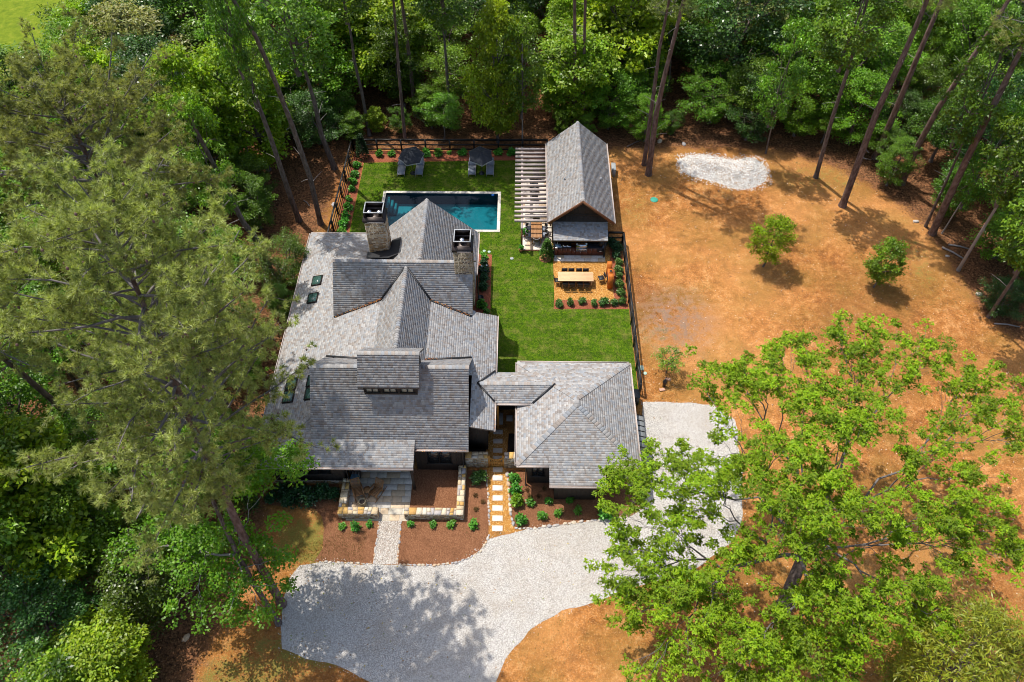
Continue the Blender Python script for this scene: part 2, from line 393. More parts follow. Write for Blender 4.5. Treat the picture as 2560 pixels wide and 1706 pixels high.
# water
t = NT('pool_water', .03, .5)
gl = t.new('ShaderNodeBsdfGlossy'); gl.inputs['Roughness'].default_value = .06
tp = t.new('ShaderNodeBsdfTransparent'); tp.inputs[0].default_value = (.42, .80, .84, 1)
fr = t.new('ShaderNodeFresnel'); fr.inputs[0].default_value = 1.33
bp = t.new('ShaderNodeBump'); bp.inputs['Strength'].default_value = .25; bp.inputs['Distance'].default_value = .03
t.l.new(t.noise(3.0, 3), bp.inputs['Height']); t.l.new(bp.outputs[0], fr.inputs['Normal']); t.l.new(bp.outputs[0], gl.inputs['Normal'])
mx = t.new('ShaderNodeMixShader'); t.l.new(fr.outputs[0], mx.inputs[0]); t.l.new(tp.outputs[0], mx.inputs[1]); t.l.new(gl.outputs[0], mx.inputs[2])
t.l.new(mx.outputs[0], t.n['Material Output'].inputs[0]); M['water'] = t.m
t = NT('pool_plaster', .7, .2); t.base(t.mix(t.noise(.6, 4, .6), (.016, .12, .15), (.045, .26, .29))); M['plaster'] = t.m
M['tile'] = plain('dark_pool_tile', (.008, .035, .06), .5)  # basin walls darker than the plaster floor: wall shade put into the colour

# ================================================================ SETTING
CLEAR = [(-15.9, 60.2), (8, 60.4), (14, 60.8), (24, 60.6), (29, 58.2), (32.5, 54.5), (34.8, 50.5), (35.6, 45), (36.2, 40), (41, 33), (52, 26), (60, 10), (60, -20),
         (-13, -20), (-15, 8), (-17.8, 13), (-15.8, 19), (-16, 23.5), (-17.0, 26), (-16.9, 48)]
def make_ground():
    xs = np.concatenate([[-900, -500, -250, -130, -90], np.arange(-66, 66.1, .8), [90, 130, 250, 500, 900]])
    ys = np.concatenate([[-400, -200, -90, -40, -15], np.arange(4, 104.1, .8), [130, 200, 350, 700, 1200]])
    xs = np.sort(np.concatenate([xs, [-12.0, -1.75]])); ys = np.sort(np.concatenate([ys, [49.35, 54.3]]))
    X, Y = np.meshgrid(xs, ys); n, m = X.shape; P = np.stack([X.ravel(), Y.ravel()], 1)
    i = np.arange(n - 1)[:, None] * m + np.arange(m - 1)[None]; F = np.stack([i, i + 1, i + m + 1, i + m], -1).reshape(-1, 4)
    ctr = P[F].mean(1); F = F[~((ctr[:, 0] > -12.0) & (ctr[:, 0] < -1.75) & (ctr[:, 1] > 49.35) & (ctr[:, 1] < 54.3))]      # the pool opening
    me = raw_mesh('ground', np.column_stack([P, np.zeros(len(P))]), F, M['ground'])
    d = polydist(P, CLEAR)
    def put(nm, v): a = me.attributes.new(nm, 'FLOAT', 'POINT'); a.data.foreach_set('value', np.clip(v, 0, 1).astype(np.float32))
    put('litter', .5 - d / 2.4)
    put('meadow', ((P[:, 0] < -47.5 - (P[:, 1] - 70) * .12) & (P[:, 1] > 62)) * 1.0)
    g = np.zeros(len(P))
    for cx, cy, rx, ry, w in ((-12.6, 21.0, 3.2, 1.9, .9), (-11.5, 14.2, 5, 1.3, .75), (33, 46.5, 1.6, 5, .55), (28, 57, 5, 2.5, .55), (10.2, 52.5, 1.6, 3, .45), (17, 55.5, 6, 3, .35), (11, 36.5, 2.2, 3.2, .45),
                              (13.5, 42, 4, 2.5, .25), (30, 20, 7, 4, .3), (9.4, 41, .8, 6, .35), (24, 50, 7, 3, .25), (3, 9, 9, 3, .3), (-17.4, 48.5, .8, 2.6, .9), (-16.8, 20.5, 1.6, 3, .7), (-15.5, 12.0, 4.0, 2.2, .8)):
        g = np.maximum(g, w * np.clip(1.6 - 1.1 * np.hypot((P[:, 0] - cx) / rx, (P[:, 1] - cy) / ry), 0, 1))
    put('grass', g)
    put('grey', np.clip(1.5 - 1.2 * np.hypot((P[:, 0] - 12.2) / 3.2, (P[:, 1] - 39.5) / 3.6), 0, 1))
    tag(link('ground', me), 'orange clay ground running into leaf strewn forest floor', None, kind='structure')
make_ground()
# lawn with mown turf
LAWN = [(-3.0, 31.6), (8.72, 31.6), (8.72, 40.56), (2.88, 40.56), (2.88, 59.1), (-14.45, 58.45), (-14.45, 44), (-3.0, 44)]
_m = MB()
for q in ([(-3.0, 31.6), (8.72, 31.6), (8.72, 40.56), (-3.0, 40.56)], [(-3.0, 40.56), (2.88, 40.56), (2.88, 44), (-3.0, 44)], [(-14.45, 44), (2.88, 44), (2.88, 49.35), (-14.45, 49.35)],
          [(-14.45, 49.35), (-12.0, 49.35), (-12.0, 54.3), (-14.45, 54.3)], [(-1.75, 49.35), (2.88, 49.35), (2.88, 54.3), (-1.75, 54.3)], [(-14.45, 54.3), (2.88, 54.3), (2.88, 59.1), (-14.45, 58.45)]):
    _m.add([(x, y, .006) for x, y in q], [(0, 1, 2, 3)])
tag(_m.build('lawn', M['lawn']), 'mown green lawn inside the black fence', None, kind='structure')
def blades(name, poly, n, h, w, cols, mat, excl=(), parent=None, seed=1, jitter=.5):
    rg = np.random.default_rng(seed); P = np.array(poly); lo = P.min(0); hi = P.max(0)
    q = rg.uniform(lo, hi, (n, 2)); k = inpoly(q, poly)
    for e in excl: k &= ~inpoly(q, e)
    q = q[k]; n = len(q); a = rg.uniform(0, 2 * math.pi, n); hh = h * rg.uniform(.5, 1.3, n); ln = hh * rg.uniform(.1, 1.0, n) * jitter
    b = rg.uniform(0, 2 * math.pi, n); dx = np.cos(a) * w / 2; dy = np.sin(a) * w / 2; z = np.zeros(n) + .004
    V = np.stack([np.column_stack([q[:, 0] - dx, q[:, 1] - dy, z]), np.column_stack([q[:, 0] + dx, q[:, 1] + dy, z]),
                  np.column_stack([q[:, 0] + np.cos(b) * ln, q[:, 1] + np.sin(b) * ln, hh])], 1).reshape(-1, 3)
    F = np.arange(3 * n).reshape(-1, 3); c = np.array(cols)[rg.integers(0, len(cols), n)] * rg.uniform(.75, 1.25, (n, 1))
    return tag(link(name, raw_mesh(name, V, F, mat, c), parent), kind='stuff')
M['blade'] = leafmat('grass_blade', (1.0, 1.0, 1.0), .3, .02, .8)
POOL = [(-12.15, 49.2), (-1.59, 49.2), (-1.59, 54.45), (-12.15, 54.45)]
TERR = [(.3, 47.05), (2.9, 47.05), (2.9, 56.75), (.3, 56.75)]
HBED = [(-3.5, 46.6), (-2.2, 46.5), (-2.15, 39.6), (-3.5, 39.6)]
tag(blades('lawn_grass', LAWN, 120000, .065, .04, [(.054, .14, .004), (.088, .18, .005), (.16, .215, .018), (.028, .095, .003), (.20, .215, .03)], M['blade'], [POOL, TERR, HBED], seed=3),
    'short green lawn grass blades inside the fence', 'grass')
tag(blades('dry_grass', [(-15, 20), (-9.5, 22), (-9.4, 19.6), (-15, 18.8)], 5000, .08, .035, [(.22, .19, .05), (.14, .15, .03), (.3, .22, .09)], M['blade'], seed=5),
    'thin yellowing grass patch beside the mulch bed', 'grass')
# driveway
DRIVE = [xy('W', x, y) for x, y in ((690, 1300), (760, 1292), (858, 1298), (915, 1300), (985, 1300), (1040, 1298), (1075, 1284), (1100, 1265), (1122, 1238), (1180, 1224), (1260, 1206), (1370, 1196), (1430, 1190),
         (1440, 1165), (1462, 1130), (1470, 1090), (1474, 925), (1560, 924), (1640, 932), (1690, 965), (1703, 1060), (1706, 1180), (1690, 1240), (1600, 1305), (1480, 1345), (1390, 1376), (1290, 1402), (1215, 1450), (1160, 1515), (1125, 1600),
         (1110, 1720), (1100, 1900), (900, 1900), (880, 1640), (850, 1566), (780, 1532), (700, 1512), (650, 1490), (642, 1440), (650, 1380), (662, 1330))]
DRIVE = wobble(DRIVE, .16, .4, 3)
sheet('driveway', DRIVE, .008, M['drive'], label='curving white gravel driveway')
def pebbles(name, poly, n, r0, r1, cols, parent=None, z=.01, seed=2, mat='rock', excl=(), edge=0):
    rg = np.random.default_rng(seed); P = np.array(poly); q = rg.uniform(P.min(0) - edge, P.max(0) + edge, (n, 2)); k = polydist(q, poly) > -edge * rg.uniform(0, 1, n) ** 2
    for e in excl: k &= ~inpoly(q, e)
    q = q[k]; n = len(q); r = rg.uniform(r0, r1, n); a = rg.uniform(0, 6.28, n)
    base = np.array([(1, 0, 0), (0, 1, 0), (-1, 0, 0), (0, -1, 0), (0, 0, .7)])
    V = base[None] * (r[:, None, None] * rg.uniform(.6, 1.3, (n, 5, 1)))
    c, s = np.cos(a)[:, None], np.sin(a)[:, None]
    V = np.stack([V[..., 0] * c - V[..., 1] * s + q[:, :1], V[..., 0] * s + V[..., 1] * c + q[:, 1:], V[..., 2] + z], -1)
    F = (np.arange(n)[:, None, None] * 5 + np.array([(0, 1, 4), (1, 2, 4), (2, 3, 4), (3, 0, 4)])[None]).reshape(-1, 3)
    cc = np.repeat(np.array(cols)[rg.integers(0, len(cols), n)] * rg.uniform(.8, 1.15, (n, 1)), 4, 0)
    return tag(link(name, raw_mesh(name, V.reshape(-1, 3), F, M[mat], cc), parent), kind='stuff')
tag(pebbles('loose_gravel', DRIVE, 52000, .012, .032, [(.60, .585, .555), (.53, .515, .49), (.40, .385, .37), (.66, .63, .58)], seed=4, edge=.35), 'loose white stones scattered over the gravel driveway', 'gravel')
tag(pebbles('scattered_stones', [(9.2, 59), (26, 59), (34, 50), (36, 38), (50, 20), (50, 8), (4, 8), (14, 20), (14, 33), (9.2, 33)], 5200, .012, .04, [(.62, .5, .38), (.7, .62, .5), (.36, .2, .1), (.3, .14, .06), (.78, .74, .68)], z=.0, seed=14, excl=[DRIVE]), 'small pale stones and clods scattered over the clay yard', 'stones')
# front walk of grey gravel between two lines of stones
WALK = [xy('R', *p) for p in ((735, 938), (1170, 938), (1150, 1030), (1110, 1130), (1100, 1250), (1085, 1420))] + [xy('G', *p) for p in ((1570, 1100), (1560, 1225), (1310, 1228), (1340, 1050), (1370, 900), (1385, 760))]
sheet('front_walk', WALK, .013, M['walkgravel'], label='grey gravel walk between two lines of stones')
tag(pebbles('walk_gravel', WALK, 2600, .012, .03, [(.55, .5, .44), (.38, .32, .27), (.68, .64, .58), (.3, .22, .17)], z=.015, seed=6), 'loose stones on the grey gravel front walk', 'gravel')
# golden path through the gate
PATH = [xy('S', *p) for p in ((215, 480), (205, 700), (250, 890), (240, 960), (250, 1150), (268, 1400), (270, 1530), (520, 1530), (500, 1450), (470, 1300), (460, 1100), (440, 900), (530, 700), (530, 215), (310, 215))]
PATH = [(-2.15, 29.0), (-2.05, 26.3), (-1.95, 25.3)] + PATH[3:12] + [(-.72, 26.2), (-.6, 29.4), (-1.4, 29.4)]
gpath = sheet('garden_path', PATH, .012, M['gold'], label='golden gravel path with stepping stones through the gate')
tag(pebbles('path_gravel', PATH, 2200, .018, .036, [(.62, .40, .16), (.5, .28, .08), (.7, .52, .28)], z=.014, seed=8), 'loose golden stones on the garden path', 'gravel')
def stone_slab(cx, cy, w, d, parent, name='stepping_stone', z0=.012, h=.035, c=(.62, .56, .48), rz=0.0):
    m = MB(); m.bbox((cx - w / 2, cy - d / 2, z0), (cx + w / 2, cy + d / 2, z0 + h), .012, c); return m.build(name, M['paver'], parent)
for (x, y) in ((346, 973), (346, 1076), (347, 1180), (346, 1284), (346, 1389), (345, 1493)):
    p = at('S', x, y); stone_slab(p.x, p.y, .66, .38, gpath, c=(.66 + random.uniform(-.04, .02), .60 + random.uniform(-.03, .02), .52))
for (x, y) in ((348, 688), (350, 593), (352, 498), (354, 230), (348, 770), (348, 888)):
    p = at('S', x, y); stone_slab(p.x, p.y, .64, .36, gpath, c=(.50, .45, .38))
p = at('S', 357, 360); stone_slab(p.x, p.y, .62, .98, gpath, c=(.48, .44, .38)); p = at('S', 470, 357); stone_slab(p.x, p.y, .44, .5, gpath, c=(.48, .44, .38))
# mulch beds
def bed(name, poly, mat, label, z=.010, amp=.05):
    return sheet(name, wobble(poly, amp, .35, z * 900), z, mat, label=label)
bed('mulch_bed', [(-15.55, 60.2), (2.6, 60.4), (2.6, 59.05), (-14.5, 58.55), (-14.5, 44), (-15.7, 44)], M['mulchred'], 'red mulch bed along the back and left fence')
bed('mulch_bed', HBED, M['mulchred'], 'red mulch bed along the house beside the lawn', .011, .03)
bed('mulch_bed', [(2.86, 41.5), (7.62, 41.45), (7.62, 48), (8.66, 48), (8.66, 40.55), (2.82, 40.5)], M['mulchred'], 'red mulch bed edging the golden courtyard', .011, .02)
BEDL = [xy('G', *p) for p in ((700, 1195), (790, 1050), (800, 850), (780, 720), (700, 640), (500, 610), (100, 600), (60, 400), (960, 380), (960, 620), (1380, 750), (1370, 900), (1340, 1060), (1305, 1225), (1000, 1205))]
bed('mulch_bed', BEDL, M['mulch'], 'brown mulch bed left of the front walk', .010, .08)
BEDR = [xy('G', *p) for p in ((1640, 740), (1620, 800), (1600, 950), (1580, 1100), (1570, 1225), (1750, 1235), (2000, 1230))] + [xy('H', *p) for p in ((100, 1200), (220, 1150), (330, 1080), (400, 990), (430, 900), (430, 650), (410, 400), (400, 235), (110, 235))] + [(-3.4, 26.1), (-3.4, 22.5), (-7.1, 22.5)]
bed('mulch_bed', BEDR, M['mulch'], 'brown mulch bed between the front walk and the golden path', .0115, .06)
bed('mulch_bed', [(-6.9, 26.15), (-3.7, 26.15), (-3.7, 22.8), (-6.9, 22.8)], M['mulch'], 'brown mulch bed inside the low stone wall', .014, .02)
BEDG = [xy('H', *p) for p in ((640, 235), (645, 400), (650, 600), (670, 770), (720, 850), (930, 845), (1150, 810), (1400, 775), (1700, 740), (1900, 720), (2040, 640), (2050, 560))] + [(6.9, 25.3), (.6, 26.1)]
bed('mulch_bed', BEDG, M['mulch'], 'brown mulch bed in front of the garage', .0105, .06)
bed('mulch_bed', [(-3.5, 27.9), (-2.1, 27.9), (-2.1, 26.5), (-3.5, 26.5)], M['mulchdark'], 'dark mulch bed behind the gate wall on the house side', .015, .02)
bed('mulch_bed', [(-.55, 29.0), (.65, 29.0), (.65, 26.5), (-.7, 26.5)], M['mulchdark'], 'dark mulch bed along the garage wall behind the gate', .016, .02)
# golden courtyard
YARD = [(2.9, 46.5), (7.75, 46.5), (7.66, 41.45), (2.9, 41.45)]
sheet('gravel_courtyard', YARD, .0085, M['gold'], label='golden gravel courtyard below the outdoor kitchen')
tag(pebbles('courtyard_gravel', YARD, 4200, .016, .034, [(.60, .34, .10), (.5, .23, .05), (.68, .45, .2)], z=.010, seed=9), 'loose golden stones in the dining courtyard', 'gravel')
# travertine floors laid paver by paver
def pavers(name, x0, y0, x1, y1, ws, d, z, label, base_c, var, seed, excl=None):
    rd = random.Random(seed); root = sheet(name, [(x0, y0), (x1, y0), (x1, y1), (x0, y1)], z, M['mortar'], label=label)
    cache = {}; y = y0; row = 0
    while y < y1 - .02:
        dd = min(d, y1 - y); x = x0 - rd.uniform(0, .5)
        while x < x1 - .01:
            w = rd.choice(ws); a = max(x, x0); b = min(x + w, x1); x += w
            if b - a < .06: continue
            if excl and excl(a, b, y, y + dd): continue
            k = rd.uniform(-1, 1); c = tuple(round(base_c[i] + var[i] * k, 3) for i in range(3))
            if rd.random() < .2: c = (c[0] * .88, c[1] * .74, c[2] * .58)
            m = MB(); g = .008; hh = rd.uniform(.022, .03); m.bbox((a + g, y + g, z), (b - g, y + dd - g, z + hh), .008, c); m.build('paver', M['paver'], root)
        y += dd; row += 1
    return root
pavers('front_patio', -10.9, 22.35, -6.88, 28.0, (.5, .62, .9), .44, .020, 'pale travertine patio in front of the house', (.60, .55, .47), (.07, .07, .08), 3,
       lambda a, b, y0, y1: (y1 < 22.95 and (a < -8.75 or b > -7.05)))
pavers('pergola_terrace', .32, 47.08, 2.84, 56.72, (.6, .9, .62), .6, .016, 'pale travertine terrace under the pergola', (.68, .60, .51), (.05, .05, .06), 5)
pavers('kitchen_floor', 2.95, 45.75, 7.2, 46.55, (.5, .62, .9), .4, .018, 'travertine strip in front of the outdoor kitchen', (.60, .56, .49), (.07, .06, .07), 6)
m = MB(); m.box((.25, 46.98, 0), (2.88, 47.07, .03)); m.box((.23, 47.06, 0), (.31, 56.75, .03)); tag(m.build('brick_edge', M['terracotta']), 'terracotta edging round the pergola terrace', None, kind='structure')
# edging stones
ROCKS = []
for i in range(6):
    rd = random.Random(40 + i); m = MB()
    for ring, (rr, zz) in enumerate(((1.0, -.2), (.95, .45), (.55, .8))):
        for k in range(7):
            a = 2 * math.pi * k / 7; q = rr * rd.uniform(.8, 1.12); m.v.append((math.cos(a) * q, math.sin(a) * q * .62, zz * rd.uniform(.85, 1.1)))
    for r_ in range(2):
        for k in range(7): m.f.append((r_ * 7 + k, r_ * 7 + (k + 1) % 7, (r_ + 1) * 7 + (k + 1) % 7, (r_ + 1) * 7 + k))
    m.f.append(tuple(range(14, 21)))
    c = ((.42, .38, .34), (.50, .42, .32), (.33, .31, .30), (.55, .48, .40), (.46, .33, .22), (.38, .36, .36))[i]
    ROCKS.append(raw_mesh('edging_stone', m.v, m.f, M['rock'], [c] * len(m.f)))
def edging(name, label, paths, size=.15):
    root = thing(name, label, 'stone edging', (*paths[0][0], 0)); o = Vector((*paths[0][0], 0)); rd = random.Random(len(paths) * 7 + int(paths[0][0][0] * 10))
    for path in paths:
        acc = 0.0
        for i in range(len(path) - 1):
            a = Vector((*path[i], 0)); b = Vector((*path[i + 1], 0)); L = (b - a).length; ang = math.atan2(b.y - a.y, b.x - a.x)
            while acc < L:
                s = size * rd.uniform(.65, 1.35); p = a.lerp(b, min(1, (acc + s) / max(L, .01))); acc += 2 * s * rd.uniform(.9, 1.12)
                link('stone', rd.choice(ROCKS), root, p - o + Vector((rd.uniform(-.03, .03), rd.uniform(-.03, .03), .01)), (0, 0, ang + rd.uniform(-.25, .25)), (s, s * rd.uniform(.8, 1.1), s * rd.uniform(.45, .75)))
            acc -= L
    return root
edging('stone_edging', 'row of pale stones between the mulch left of the front walk and the driveway', [[xy('G', *p) for p in ((740, 1200), (900, 1200), (1100, 1210), (1305, 1222))]], .095)
edging('stone_edging', 'line of stones along the left side of the front walk', [[xy('G', *p) for p in ((1318, 1215), (1340, 1060), (1362, 920), (1378, 760))]], .105)
edging('stone_edging', 'line of stones along the right side of the front walk', [[xy('G', *p) for p in ((1566, 1215), (1580, 1080), (1595, 900), (1612, 770))]], .105)
edging('stone_edging', 'curved row of stones between the right mulch bed and the driveway', [[xy('G', *p) for p in ((1580, 1225), (1760, 1232), (2000, 1232))] + [xy('H', *p) for p in ((100, 1205), (230, 1155), (340, 1085), (405, 990), (437, 915))]], .115)
edging('stone_edging', 'line of pale stones along the left side of the golden path', [[xy('H', *p) for p in ((440, 820), (432, 700), (425, 560), (415, 420), (405, 330), (398, 250))]], .115)
edging('stone_edging', 'line of pale stones along the right side of the golden path', [[xy('H', *p) for p in ((625, 250), (632, 400), (645, 560), (655, 700), (680, 800))]], .16)
edging('stone_edging', 'low row of tan stones between the garage bed and the driveway', [[xy('H', *p) for p in ((700, 848), (930, 845), (1150, 812), (1400, 777), (1700, 742), (1880, 720))]], .15)
# swimming pool
def pool():
    x0, y0, x1, y1 = -11.88, 49.47, -1.87, 54.17; X0, Y0, X1, Y1 = -12.15, 49.2, -1.59, 54.45
    root = thing('swimming_pool', 'rectangular teal swimming pool with pale stone coping on the lawn', 'pool', ((X0 + X1) / 2, (Y0 + Y1) / 2, 0))
    m = MB(); dp = -1.25
    # the basin rises out of the lawn sheet: a closed shell open at the top
    m.add([(x0, y0, .03), (x1, y0, .03), (x1, y1, .03), (x0, y1, .03), (x0, y0, dp), (x1, y0, dp), (x1, y1, dp), (x0, y1, dp)], [(4, 5, 6, 7)]); m.build('basin_floor', M['plaster'], root); m = MB()
    m.add([(x0, y0, .03), (x1, y0, .03), (x1, y1, .03), (x0, y1, .03), (x0, y0, dp), (x1, y0, dp), (x1, y1, dp), (x0, y1, dp)], [(0, 4, 7, 3), (1, 2, 6, 5), (0, 1, 5, 4), (3, 7, 6, 2)])
    m.build('basin_wall', M['tile'], root)
    for k in range(3):
        m = MB(); m.box((x0 + .3 * k, y1 - 1.6, dp), (x0 + .3 * (k + 1), y1, -.35 - .3 * k)); m.build('step', M['plaster'], root)
    m = MB(); m.add([(x0 + .002, y0 + .002, -.11), (x1 - .002, y0 + .002, -.11), (x1 - .002, y1 - .002, -.11), (x0 + .002, y1 - .002, -.11)], [(0, 1, 2, 3)]); m.build('water', M['water'], root)
    rd = random.Random(2)
    def cop(a, b):
        k = rd.uniform(-.04, .04); m = MB(); m.bbox((a[0] + .004, a[1] + .004, -.02), (b[0] - .004, b[1] - .004, .05), .012, (.58 + k, .54 + k, .47 + k)); m.build('coping_stone', M['paver'], root)
    n = 7
    for k in range(n):
        a = X0 + (X1 - X0) * k / n; b = X0 + (X1 - X0) * (k + 1) / n; cop((a, y1), (b, Y1)); cop((a, Y0), (b, y0))
    for k in range(4):
        a = y0 + (y1 - y0) * k / 4; b = y0 + (y1 - y0) * (k + 1) / 4; cop((X0, a), (x0, b)); cop((x1, a), (X1, b))
pool()

# ================================================================ BUILDINGS
SHC = [(.282, .276, .27), (.322, .312, .302), (.278, .243, .216), (.262, .276, .294), (.378, .366, .35), (.29, .28, .274), (.338, .333, .328), (.232, .21, .196), (.305, .28, .26), (.318, .322, .328)]
def clip_convex(pts, poly):
    out = pts
    for i in range(len(poly)):
        a = poly[i]; b = poly[(i + 1) % len(poly)]; inp = out; out = []
        if not inp: return []
        def side(p): return (b[0] - a[0]) * (p[1] - a[1]) - (b[1] - a[1]) * (p[0] - a[0])
        for k in range(len(inp)):
            p = inp[k]; q = inp[(k + 1) % len(inp)]; sp, sq = side(p), side(q)
            if sp >= 0: out.append(p)
            if (sp >= 0) != (sq >= 0):
                t = sp / (sp - sq); out.append((p[0] + (q[0] - p[0]) * t, p[1] + (q[1] - p[1]) * t))
    return out
class Roof:
    """a set of roof planes: solid decks (one mesh each) with a coat of separate shingle tabs"""
    def __init__(s, root): s.root = root; s.rd = random.Random(len(root.name) + int(root.location.x * 3))
    def plane(s, poly, up, deck=.14, expo=.15, lab=None):
        P = [Vector(p) for p in poly]; n = Vector((0, 0, 0))
        for i in range(len(P)): n += P[i].cross(P[(i + 1) % len(P)])
        n.normalize()
        if n.z < 0: P.reverse(); n = -n
        d = MB(); d.slab(P, deck); o = d.build('roof', M['roof_edge'], s.root, label=lab)
        u3 = Vector((up[0], up[1], 0)); v = (u3 - n * u3.dot(n)).normalized(); u = v.cross(n).normalized(); O = P[0]
        poly2 = [((p - O).dot(u), (p - O).dot(v)) for p in P]
        ar = sum(poly2[i][0] * poly2[(i + 1) % len(poly2)][1] - poly2[(i + 1) % len(poly2)][0] * poly2[i][1] for i in range(len(poly2)))
        if ar < 0: poly2.reverse()
        u0 = min(p[0] for p in poly2); u1 = max(p[0] for p in poly2); v0 = min(p[1] for p in poly2); v1 = max(p[1] for p in poly2)
        m = MB(); rd = s.rd; y = v0
        while y < v1:
            x = u0 - rd.uniform(0, .3); ye = y + expo
            while x < u1:
                w = rd.choice((.09, .14, .17, .2, .24)) * rd.uniform(.9, 1.1); q = clip_convex([(x, y), (x + w, y), (x + w, ye), (x, ye)], poly2); x += w
                if len(q) < 3: continue
                k = rd.choice(SHC); f = rd.uniform(.92, 1.08); c = (k[0] * f, k[1] * f, k[2] * f); t = rd.uniform(.003, .007)
                vs_ = []
                for a, b in q:
                    h = .004 + t * (1 - (b - y) / expo); vs_.append(O + u * a + v * b + n * h)
                low = [i for i, (a, b) in enumerate(q) if b - y < 1e-4]
                fs = [tuple(range(len(q)))]
                if len(low) >= 2:
                    la = min(low, key=lambda i: q[i][0]); lb = max(low, key=lambda i: q[i][0]); bs = len(vs_)
                    vs_ += [O + u * q[la][0] + v * q[la][1], O + u * q[lb][0] + v * q[lb][1]]; fs.append((bs, bs + 1, lb, la))
                m.add(vs_, fs, c)
            y = ye
        m.build('shingles', M['shingle'], o, kind='stuff')
        return o
    def caps(s, p, q, parent=None, half=.13, drop=.5, step=.2):
        p = Vector(p); q = Vector(q); d = (q - p); L = d.length; d.normalize(); sd_ = d.cross(Vector((0, 0, 1))).normalized(); n = max(1, int(L / step)); rd = s.rd
        for k in range(n):
            a = p + d * (L * k / n); b = p + d * (L * (k + 1) / n + .03); m = MB(); f = rd.uniform(.85, 1.15); kc = rd.choice(SHC[:4]); c = tuple(x * f for x in kc)
            h1 = Vector((0, 0, .06)); h0 = Vector((0, 0, .035)); dn = Vector((0, 0, half * drop))
            m.add([a + h1 - sd_ * half - dn, a + h1, a + h1 + sd_ * half - dn, b + h0 - sd_ * half - dn, b + h0, b + h0 + sd_ * half - dn, a - sd_ * half - dn + h0 * .4, a + h0 * .4, a + sd_ * half - dn + h0 * .4],
                  [(0, 1, 4, 3), (1, 2, 5, 4), (6, 7, 1, 0), (7, 8, 2, 1)], c)
            m.build('ridge_cap', M['shingle'], parent or s.root)
def gutter(p, q, root, out, w=.12):
    p = Vector(p); q = Vector(q); o = Vector((*out, 0)).normalized(); m = MB()
    m.bar(p + o * (w / 2) + Vector((0, 0, -.13)), q + o * (w / 2) + Vector((0, 0, -.13)), w, .02)
    m.bar(p + o * (w - .015) + Vector((0, 0, -.06)), q + o * (w - .015) + Vector((0, 0, -.06)), .03, .13)
    m.bar(p + o * .012 + Vector((0, 0, -.065)), q + o * .012 + Vector((0, 0, -.065)), .02, .11)
    g = m.build('gutter', M['gutter'], root); return g
def downspout(x, y, z1, root, z0=.05):
    m = MB(); m.tube([(x, y, z1), (x, y, z0 + .1), (x, y - .15, z0)], .045, 6); m.build('downspout', M['blackmetal'], root)
def window(root, cx, y, z0, w, h, panes=2, face=-1, mat='glass', rows=1):
    """window in a wall facing -Y (face=-1): frame proud of the wall, panes set back"""
    f = MB(); t = .05
    f.box((cx - w / 2 - t, y - .05, z0 - t), (cx + w / 2 + t, y - .004, z0)); f.box((cx - w / 2 - t, y - .05, z0 + h), (cx + w / 2 + t, y - .004, z0 + h + t))
    for k in range(panes + 1):
        x = cx - w / 2 + w * k / panes; f.box((x - t / 2, y - .05, z0 + .001), (x + t / 2, y - .004, z0 + h - .001))
    o = f.build('window', M['black'], root)
    s = MB(); s.box((cx - w / 2 - .1, y - .09, z0 - t - .03), (cx + w / 2 + .1, y - .003, z0 - t - .002)); s.build('sill', M['siding'], o)
    for k in range(panes):
        a = cx - w / 2 + w * k / panes + t / 2 + .002; b = cx - w / 2 + w * (k + 1) / panes - t / 2 - .002
        g = MB(); g.box((a, y - .02, z0 + .003), (b, y - .008, z0 + h - .003)); g.build('pane', M[mat], o)
        for j in range(1, rows + 1):
            if rows > 0:
                g = MB(); zz = z0 + h * j / (rows + 1); g.box((a, y - .032, zz - .012), (b, y - .021, zz + .012)); g.build('muntin', M['black'], o)
    return o
def stones(name, root, x0, x1, y, z0, z1, axis, seed, cols, sign=-1, sz=(.16, .34), rh=(.09, .15)):
    """coat of coursed fieldstones on a vertical face; axis 'x': the face spans x at fixed y (sign = outward)"""
    rd = random.Random(seed); m = MB(); z = z0
    while z < z1 - .02:
        h = min(rd.uniform(*rh), z1 - z); x = x0
        while x < x1 - .02:
            w = min(rd.uniform(*sz), x1 - x)
            if x1 - x - w < .06: w = x1 - x
            g = .012; pr = rd.uniform(.015, .04); c = rd.choice(cols); f = rd.uniform(.75, 1.2); c = (c[0] * f, c[1] * f, c[2] * f); e = .018
            A = (x + g, z + g); B = (x + w - g, z + h - g)
            if B[0] - A[0] > .04 and B[1] - A[1] > .03:
                def pt(a, zz, d): return (a, y + sign * d, zz) if axis == 'x' else (y + sign * d, a, zz)
                b0 = [pt(A[0], A[1], -.01), pt(B[0], A[1], -.01), pt(B[0], B[1], -.01), pt(A[0], B[1], -.01)]
                b1 = [pt(A[0] + e, A[1] + e, pr), pt(B[0] - e, A[1] + e, pr), pt(B[0] - e, B[1] - e, pr), pt(A[0] + e, B[1] - e, pr)]
                fs = [(4, 5, 6, 7)] + [(i, (i + 1) % 4, 4 + (i + 1) % 4, 4 + i) for i in range(4)]
                if (axis == 'x') == (sign > 0): fs = [tuple(reversed(q)) for q in fs]
                m.add(b0 + b1, fs, c)
            x += w
        z += h
    return m.build(name, M['stone'], root, kind='stuff')
STC = [(.44, .31, .18), (.36, .23, .12), (.52, .40, .26), (.28, .19, .12), (.46, .36, .26), (.42, .26, .12), (.56, .48, .37)]
STD = [(.36, .27, .16), (.27, .19, .11), (.42, .33, .21), (.18, .14, .11), (.38, .29, .19), (.32, .22, .12)]

